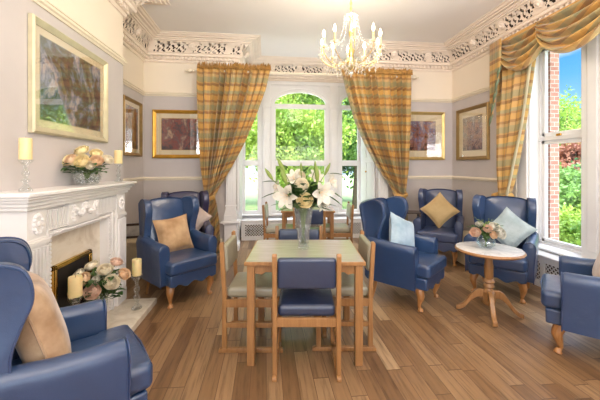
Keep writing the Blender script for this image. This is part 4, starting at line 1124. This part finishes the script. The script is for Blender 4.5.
def leafshape(mb, base, dirv, L, W_, droop=.2, side=None):
    dirv = Vector(dirv).normalized(); sd = dirv.cross(Vector((0, 0, 1)))
    if sd.length < .05: sd = Vector((1, 0, 0))
    sd.normalize(); up = sd.cross(dirv)
    def fn(u, v):
        a = (u-.5)*2; wv = W_*math.sin(min(1, v*.96+.04)*PI)**.8
        p = Vector(base)+dirv*L*v+sd*a*wv+up*(abs(a)*wv*.35)-Vector((0, 0, droop*L*v*v)); return p
    mb.grid(fn, 2, 6)
RM = {}
for key, s_ in (('p_cream', 1), ('p_yellow', 2), ('p_peach', 3), ('p_pink', 4), ('p_white', 5)): RM[key] = rose_mesh(M[key], 'bloom', .05, s_)
CN = {'p_cream': 'pale cream', 'p_yellow': 'buttery yellow', 'p_peach': 'peach', 'p_pink': 'blush pink', 'p_white': 'white'}
def flower(name, label, cat, pos, dirv, neck, foot, data, scale, grp, extra=None, stem_r=.0038, spin=0):
    # pos: base of the bloom, stem runs down through the neck of the vase to its foot
    r = thing(name, label, cat, foot, 0, grp)
    pos = Vector(pos); q_ = Vector(dirv).normalized().to_track_quat('Z', 'Y')
    o = bpy.data.objects.new('bloom', data); C.objects.link(o); o.parent = r; o.location = pos-Vector(foot); o.rotation_mode = 'QUATERNION'
    o.rotation_quaternion = q_; o.scale = (scale,)*3
    if extra:
        e_ = bpy.data.objects.new('stamens', extra); C.objects.link(e_); e_.parent = o
    nk = Vector(neck); pts = arc([tuple(Vector(foot)), tuple(nk), tuple(nk.lerp(pos, .55)+Vector((0, 0, .01))), tuple(pos)], 4)
    MB().tube(pts, stem_r, 5).build('stem', M['stem'], r, world=True)
    return r
def where_words(dx, dz, nx, nz):
    return nx, nz
def bouquet(vx, vy, zfoot, zneck, rneck, blooms, vase_words, grp, base_r=.03):
    # blooms: (right, toward, up, colour, scale, words)
    rnd = random.Random(len(blooms))
    for (rx, fd, up, colr, sc, words) in blooms:
        wx, wy, _ = rd(rx, fd); pos = (vx+wx, vy+wy, zneck+up); fx, fy, _ = rd(0, -.09)
        dr = Vector((wx*.9+fx, wy*.9+fy, .06+up*.6)); ang = math.atan2(wy, wx)
        neck = (vx+rneck*.6*math.cos(ang), vy+rneck*.6*math.sin(ang), zneck)
        foot = (vx-base_r*.5*math.cos(ang)*rnd.random(), vy-base_r*.5*math.sin(ang)*rnd.random(), zfoot+.008)
        flower('rose', '%s rose %s' % (CN[colr], words), 'rose', pos, dr, neck, foot, RM[colr], sc, grp)
def greenery(label, vx, vy, z, n, spread, up0, up1, L, W_, seed, name='greenery', mat='leaf', thing_=True, droop=.25):
    rnd = random.Random(seed); mb = MB()
    for i in range(n):
        a = rnd.uniform(0, 2*PI); rr = spread*rnd.uniform(.25, 1); h = rnd.uniform(up0, up1)
        b = (vx+.4*rr*math.cos(a), vy+.4*rr*math.sin(a), z+h*.6); d = (math.cos(a+rnd.uniform(-.6, .6)), math.sin(a+rnd.uniform(-.6, .6)), rnd.uniform(-.2, .9))
        leafshape(mb, (vx+rr*math.cos(a)*.8, vy+rr*math.sin(a)*.8, z+h), d, L*rnd.uniform(.7, 1.2), W_*rnd.uniform(.7, 1.2), droop)
        mb.tube([(vx, vy, z-.03), b, (vx+rr*math.cos(a)*.8, vy+rr*math.sin(a)*.8, z+h)], .0015, 4)
    return tag(mb.build(name, M[mat], smooth=80), label, 'greenery', kind='stuff')

# mantel rose bowl
bx, by = -1.50, 2.835
bw = thing('rose_bowl', 'round crackled glass rose bowl on the mantelpiece', 'vase', (bx, by, 1.27))
MB().lathe([(.045, 0), (.075, .008), (.102, .04), (.108, .072), (.098, .108), (.078, .135), (.072, .142), (.066, .135), (.09, .10), (.098, .072), (.09, .04), (.06, .015), (.001, .012)], 28, cap=False).build('bowl', M['crystal'], bw, smooth=40)
G1 = 'roses in the mantel bowl'
bouquet(bx, by, 1.28, 1.41, .06, [
    (-0.130, -.04, 0.054, 'p_yellow', 0.99, 'at the far left of the mantel bowl'), (-0.055, -.09, 0.059, 'p_peach', 0.95, 'low on the left front of the mantel bowl'),
    (0.035, -.10, 0.048, 'p_yellow', 1.07, 'large, at the front centre of the mantel bowl'), (0.115, -.055, 0.054, 'p_peach', 0.90, 'at the right front of the mantel bowl'),
    (0.155, .02, 0.065, 'p_cream', 0.82, 'at the far right of the mantel bowl'), (-0.020, -.02, 0.131, 'p_yellow', 1.03, 'crowning the top of the mantel bowl'),
    (0.075, .0, 0.114, 'p_yellow', 0.86, 'high on the right of the mantel bowl'), (-0.080, .05, 0.103, 'p_cream', 0.90, 'at the back left of the mantel bowl'), (0.030, .09, 0.092, 'p_cream', 0.86, 'at the back of the mantel bowl'), (-.01, -.10, .045, 'p_cream', .75, 'small, between the two front blooms of the mantel bowl'), (.09, -.09, .02, 'p_cream', .7, 'small and low at the right front of the mantel bowl')], '', G1)
greenery('dark green rose leaves under the blooms in the mantel bowl', bx, by, 1.40, 70, .17, -.03, .06, .07, .024, 3)
greenery('thin dark sprigs standing above the roses in the mantel bowl', bx, by, 1.46, 7, .12, .06, .10, .035, .01, 8, 'sprigs')
MB_ = MB(); rnd = random.Random(5)
for i in range(60):
    a = rnd.random()*2*PI; rr = .075*math.sqrt(rnd.random()); MB_.ball((bx+rr*math.cos(a), by+rr*math.sin(a), 1.292+rnd.random()*.03), .009, 6, 4)
tag(MB_.build('glass_pebbles', M['crystal']), 'clear and green glass pebbles at the bottom of the mantel bowl', 'pebbles', kind='stuff')

# tall cut-crystal vases
def tall_vase(label, loc, h, r0, r1):
    r = thing('crystal_vase', label, 'vase', loc, 0, 'tall cut crystal vases')
    MB().lathe([(r0, 0), (r0*1.05, .006), (r0*.98, .02), (r0*.96, .12*h), (r0*1.12, .4*h), (r0+(r1-r0)*.6, .75*h), (r1*.95, .93*h), (r1, h), (r1*.95, h), (r1*.88, .93*h), (r0+(r1-r0)*.48, .75*h), (r0*.98, .4*h), (r0*.8, .12*h), (r0*.75, .05*h), (.001, .05*h)], 28, cap=False, ripple=.02, rn=14).build('glass_body', M['crystal'], r, smooth=20)
    return r
lx, ly, _ = rd(.028, 2.60)
tall_vase('tall flared crystal vase of lilies on the front dining table', (lx, ly, .75), .345, .047, .083)
hx, hy = -1.37, 2.75
tall_vase('tall flared crystal vase of roses standing on the marble hearth', (hx, hy, .06), .345, .05, .078)
G2 = 'roses in the hearth vase'
bouquet(hx, hy, .08, .405, .06, [
    (-0.200, .0, 0.096, 'p_cream', 1.03, 'at the far left of the hearth vase'), (-0.124, -.03, 0.124, 'p_cream', 1.08, 'left of the centre in the hearth vase'),
    (-0.047, -.08, 0.113, 'p_peach', 1.08, 'high in the middle front of the hearth vase'), (-0.106, -.10, 0.030, 'p_peach', 1.03, 'low on the left front of the hearth vase'),
    (0.041, -.12, 0.041, 'p_pink', 1.12, 'large, at the centre front of the hearth vase'), (0.141, -.06, 0.085, 'p_cream', 1.12, 'at the right front of the hearth vase'),
    (0.188, .03, 0.118, 'p_peach', 0.93, 'at the far right of the hearth vase'), (0.059, .0, 0.157, 'p_cream', 1.08, 'high on the right of the hearth vase'),
    (-0.059, .02, 0.184, 'p_cream', 0.98, 'crowning the top of the hearth vase'), (0.095, .08, 0.195, 'p_pink', 0.93, 'at the back, topmost in the hearth vase'),
    (0.023, -.06, 0.107, 'p_white', 0.59, 'small, half open in the middle of the hearth vase')], '', G2)
greenery('dark green leaves round the roses in the hearth vase', hx, hy, .40, 120, .20, -.07, .14, .075, .026, 4)
# lily bouquet
zn = .75+.345
G3 = 'flowers in the dining table vase'
ld, ls = lily_mesh('bloom')
def lw(rx, fd, up): wx, wy, _ = rd(rx, fd); return (lx+wx, ly+wy, zn+up)
for (rx, fd, up, sc, dv, words) in ((-.125, -.05, .10, 1.15, (-.35, -.8, -.12), 'wide open on the left of the table vase'), (.13, -.05, .12, 1.1, (.45, -.8, -.05), 'wide open on the right of the table vase'),
                                   (-.07, .0, .22, .9, (-.35, -.5, .5), 'half hidden at the upper left of the table vase'), (.21, .02, .20, .8, (.8, -.5, .3), 'at the far right of the table vase'), (.10, .02, .23, .75, (.2, -.6, .5), 'at the upper right of the table vase'),
                                   (.15, -.02, .035, .7, (.5, -.7, -.4), 'drooping low at the right of the table vase'), (-.19, .02, .16, .7, (-.8, -.5, .1), 'at the far left of the table vase')):
    wx, wy, _ = rd(dv[0], dv[1]); an = math.atan2(wy, wx); sc *= .92
    flower('lily', 'white lily '+words, 'lily', lw(rx, fd, up), (wx, wy, dv[2]), (lx+.04*math.cos(an), ly+.04*math.sin(an), zn), (lx-.015*math.cos(an), ly-.015*math.sin(an), .79), ld, sc, 'white lilies in the table vase', ls)
for (rx, fd, up, cl, sc, words) in ((-.015, -.11, .175, 'p_cream', 1.05, 'highest of three at the centre of the table vase'), (.01, -.125, .055, 'p_yellow', 1.15, 'lowest of three at the centre of the table vase'), (-.03, .0, .24, 'p_cream', .9, 'behind the other two roses in the table vase')):
    wx, wy, _ = rd(0, -1); flower('rose', CN[cl]+' rose '+words, 'rose', lw(rx, fd+.03, up), (wx, wy, .35), (lx, ly-.03, zn), (lx, ly, .79), RM[cl], sc, 'roses among the table lilies')
bm = MB(); bm.lathe([(.004, 0), (.011, .02), (.016, .055), (.014, .085), (.006, .115), (.001, .125)], 8); o = bm.build('bloom', M['leaf_pale']); BD = o.data; bpy.data.objects.remove(o)
for (rx, up, dx, dz, sc, words) in ((-.245, .24, -.6, .9, .95, 'leftmost'), (-.15, .30, -.45, .9, 1.1, 'tall, upper left'), (-.02, .31, .0, 1, .6, 'small, top centre'), (.095, .33, -.02, 1, .6, 'small, right of centre'),
                                    (.115, .22, -.1, 1, 1.2, 'large upright, right of centre'), (.17, .28, .4, .9, .9, 'upper right'), (-.13, .20, -.4, 1, 1.2, 'large slanting, left of centre')):
    wx, wy, _ = rd(dx, -.15); an = math.atan2(wy, wx)
    flower('lily_bud', 'closed green lily bud, %s in the table vase' % words, 'lily bud', lw(rx, -.06, up-.02), (wx, wy, dz), (lx+.03*math.cos(an), ly+.03*math.sin(an), zn), (lx, ly, .79), BD, sc, 'lily buds in the table vase')
mb = MB(); rnd = random.Random(2)
for (rx, fd, up, dx, dz, L) in ((-.17, 0, .12, -1, -.1, .16), (.18, 0, .10, 1, -.5, .16), (-.2, .0, .20, -1, .2, .13), (.2, 0, .27, 1, .1, .12), (-.11, 0, .3, -.7, .6, .1), (.0, 0, .28, .7, .8, .1),
                                (-.08, -.02, .02, -1, .15, .17), (.08, -.02, .02, 1, .12, .18), (-.06, -.03, -.0, -1, -.05, .14), (.07, -.03, .0, 1, -.0, .15), (-.1, .0, .06, -1, .4, .12), (.19, 0, .14, 1, -.4, .14)):
    wx, wy, _ = rd(dx, -.2); leafshape(mb, lw(rx, fd, up), (wx, wy, dz), L*1.15, .02, .18)
for i in range(190):
    a = rnd.random()*2*PI; rr = .14*rnd.random()**.6; u_ = rnd.uniform(-.01, .17)
    d = (math.cos(a), math.sin(a), rnd.uniform(.1, 1.2)); leafshape(mb, (lx+rr*math.cos(a)*.8, ly+rr*math.sin(a)*.8, zn+u_), d, .09, .03, .2)
for i in range(14):
    a = rnd.random()*2*PI; mb.tube([(lx-.025*math.cos(a), ly-.025*math.sin(a), .785), (lx, ly, .93), (lx+.05*math.cos(a), ly+.05*math.sin(a), zn+.02)], .003, 5)
tag(mb.build('greenery', M['leaf'], smooth=80), 'dark green leaves and crossed stems in the dining table vase', 'greenery', kind='stuff')

# small posy on the round table
px, py = rd(1.80, 3.05)[:2]
pv = thing('glass_vase', 'small round clear glass vase on the marbled round table', 'vase', (px, py, ZR))
MB().lathe([(.035, 0), (.06, .008), (.082, .035), (.086, .062), (.074, .092), (.056, .108), (.058, .118), (.054, .118), (.052, .106), (.07, .09), (.08, .062), (.074, .035), (.05, .014), (.001, .01)], 24, cap=False).build('glass_body', M['glassware'], pv)
bouquet(px, py, ZR+.01, ZR+.145, .045, [
    (.08, -.07, .01, 'p_white', 1.01, 'large, at the right front of the round table posy'), (.045, -.03, .06, 'p_white', 0.84, 'high in the round table posy'),
    (-.115, -.03, .01, 'p_pink', 0.88, 'at the left of the round table posy'), (-.03, -.07, .05, 'p_pink', 0.76, 'in the middle of the round table posy'), (.01, -.09, .0, 'p_peach', 0.67, 'low at the front of the round table posy'),
    (.12, .03, .055, 'p_cream', 0.67, 'at the far right of the round table posy'), (-.04, .04, .07, 'p_white', 0.67, 'at the back left of the round table posy')], '', 'roses in the round table posy')
greenery('mixed green leaves around the round table posy', px, py, ZR+.14, 90, .15, -.02, .09, .055, .017, 6)
greenery('pale green sprigs rising from the round table posy', px, py, ZR+.18, 16, .13, .0, .11, .04, .010, 7, 'sprigs', 'leaf_pale')

# ------------------------------------------------------------------ garden
GZ = -.6
tag(MB().box(-40, 60, YBAY+.6, 70, GZ-.1, GZ).box(XR+.6, 60, -30, YBAY+.6, GZ-.1, GZ).build('lawn', M['grass'], smooth=0), 'sunlit lawn outside the windows', 'lawn', kind='stuff')
tag(MB().box(-8.0, 9, YBAY+.2, 10.0, GZ, GZ+.02).box(XR+.4, 7.0, -8, YBAY+.2, GZ, GZ+.02).build('terrace', M['path'], smooth=0), 'pale sunlit gravel terrace just outside the windows', 'terrace', kind='stuff')
import numpy as np
def foliage(cx, cy, cz, rx, ry, rz_, n, size, seed, clumps=40, cr=.35, name='foliage', mat=None, parent=None):
    g = np.random.default_rng(seed)
    d = g.normal(size=(clumps, 3)); d /= np.linalg.norm(d, axis=1)[:, None]; rr = g.random(clumps)[:, None]**.35
    cc = d*rr*np.array([rx, ry, rz_])*.85
    idx = g.integers(0, clumps, n); p = cc[idx]+g.normal(size=(n, 3))*cr*np.array([1, 1, .7])*.55+np.array([cx, cy, cz])
    a = g.normal(size=(n, 3)); a /= np.linalg.norm(a, axis=1)[:, None]; b = np.cross(a, g.normal(size=(n, 3))); b /= np.linalg.norm(b, axis=1)[:, None]
    s_ = (size*(.6+.8*g.random(n)))[:, None]
    V = np.stack([p-a*s_, p+b*s_*.5, p+a*s_, p-b*s_*.5], 1).reshape(-1, 3)
    Fc = np.arange(4*n).reshape(-1, 4)
    me = bpy.data.meshes.new(name); me.from_pydata(V.tolist(), [], Fc.tolist()); me.materials.append(mat)
    o = bpy.data.objects.new(name, me); C.objects.link(o)
    if parent is not None: o.parent = parent; o.location = (-parent.location.x, -parent.location.y, -parent.location.z)
    return o
def tree(label, x, y, h, crown, r, n, size, mat, seed, trunk=.14, clumps=50, cr=.6, name='tree'):
    t_ = thing(name, label, 'tree' if name == 'tree' else name.replace('_', ' '), (x, y, GZ), 0, 'garden trees' if name == 'tree' else 'garden shrubs')
    rnd = random.Random(seed); mb = MB()
    mb.tube([(x, y, GZ), (x+.1, y, GZ+h*.3), (x-.05, y+.1, GZ+h*.6), (x+.1, y, GZ+h*.85)], [trunk, trunk*.8, trunk*.55, trunk*.25], 8)
    for i in range(9):
        a = rnd.random()*2*PI; z = GZ+h*rnd.uniform(.35, .75); L = r*rnd.uniform(.6, 1)
        mb.tube([(x, y, z), (x+L*.5*math.cos(a), y+L*.5*math.sin(a), z+L*.35), (x+L*math.cos(a), y+L*math.sin(a), z+L*.5)], [trunk*.35, trunk*.2, trunk*.08], 5)
    mb.build('trunk', M['bark'], t_, world=True)
    foliage(x, y, GZ+crown[0], r, r, crown[1], n, size, seed, clumps, cr, 'foliage', M[mat], t_)
tree('bright yellow-green tree filling the middle bay light', .9, 10.6, 5.6, (3.4, 2.6), 2.0, 26000, .065, 'lf_yel', 1, .16, 90, .5)
tree('mid-green tree just right of the yellow-green one', 3.6, 12.5, 6.5, (4.2, 2.6), 1.8, 15000, .08, 'lf_mid', 2, .16, 60, .55)
tree('mid-green tree with a bare trunk seen through the left bay light', -1.25, 11.8, 6.5, (4.0, 2.4), 1.7, 15000, .075, 'lf_yel', 3, .13, 60, .5)
tree('dark green tree far behind the left bay light', -3.0, 17, 8, (4.2, 3.8), 3.2, 14000, .13, 'lf_dark', 4, .2, 60, .9)
tree('dark green tree far behind the middle bay light', 2.6, 18, 8, (4.0, 3.8), 3.2, 14000, .13, 'lf_dark', 5, .2, 60, .9)
tree('dark blue-green tree far behind the right bay light', 6.6, 17, 7, (3.6, 3.4), 2.6, 12000, .12, 'lf_dark', 6, .2, 60, .9)
def shrub(label, x, y, h, r, n, size, mat, seed):
    t_ = thing('shrub', label, 'shrub', (x, y, GZ), 0, 'garden shrubs')
    MB().tube([(x, y, GZ), (x, y, GZ+h*.6)], [.04, .02], 6).tube([(x, y, GZ+.1), (x+r*.5, y, GZ+h*.6)], [.03, .01], 6).build('stem', M['bark'], t_, world=True)
    foliage(x, y, GZ+h*.5, r, r, h*.5, n, size, seed, 40, .3, 'foliage', M[mat], t_)
shrub('clipped bright green hedge plant low outside the right-hand window', 6.3, 5.6, 1.15, .95, 12000, .045, 'lf_yel', 11)
shrub('bright green hedge plant low and nearer outside the right-hand window', 5.9, 4.6, .95, .8, 9000, .045, 'lf_yel', 12)
shrub('rounded mid-green shrub in the middle of the right-hand window view', 8.2, 7.4, 2.1, 1.2, 12000, .06, 'lf_mid', 13)
shrub('dark green shrub behind the hedge outside the right-hand window', 9.6, 7.6, 2.4, 1.4, 12000, .07, 'lf_dark', 14)
shrub('russet-leaved shrub outside the right-hand window', 10.5, 9.8, 3.3, 1.2, 10000, .065, 'lf_red', 15)
tree('pale green tree in the distance outside the right-hand window', 15.5, 14.4, 5.0, (3.2, 2.1), 2.6, 16000, .10, 'lf_mid', 16, .12, 50, .7)
tree('thin airy tree showing bare twigs against the sky by the right-hand window', 13.2, 12.6, 5.2, (3.6, 1.9), 1.6, 3500, .06, 'lf_yel', 17, .09, 50, .5)
shrub('tall mid-green shrub beyond the garden on the right', 13.5, 10.6, 3.2, 2.0, 14000, .08, 'lf_mid', 18)
shrub('yellow-green hedge plant along the garden side beyond the brick wall', 8.0, 6.2, 1.5, 1.1, 12000, .05, 'lf_yel', 19)
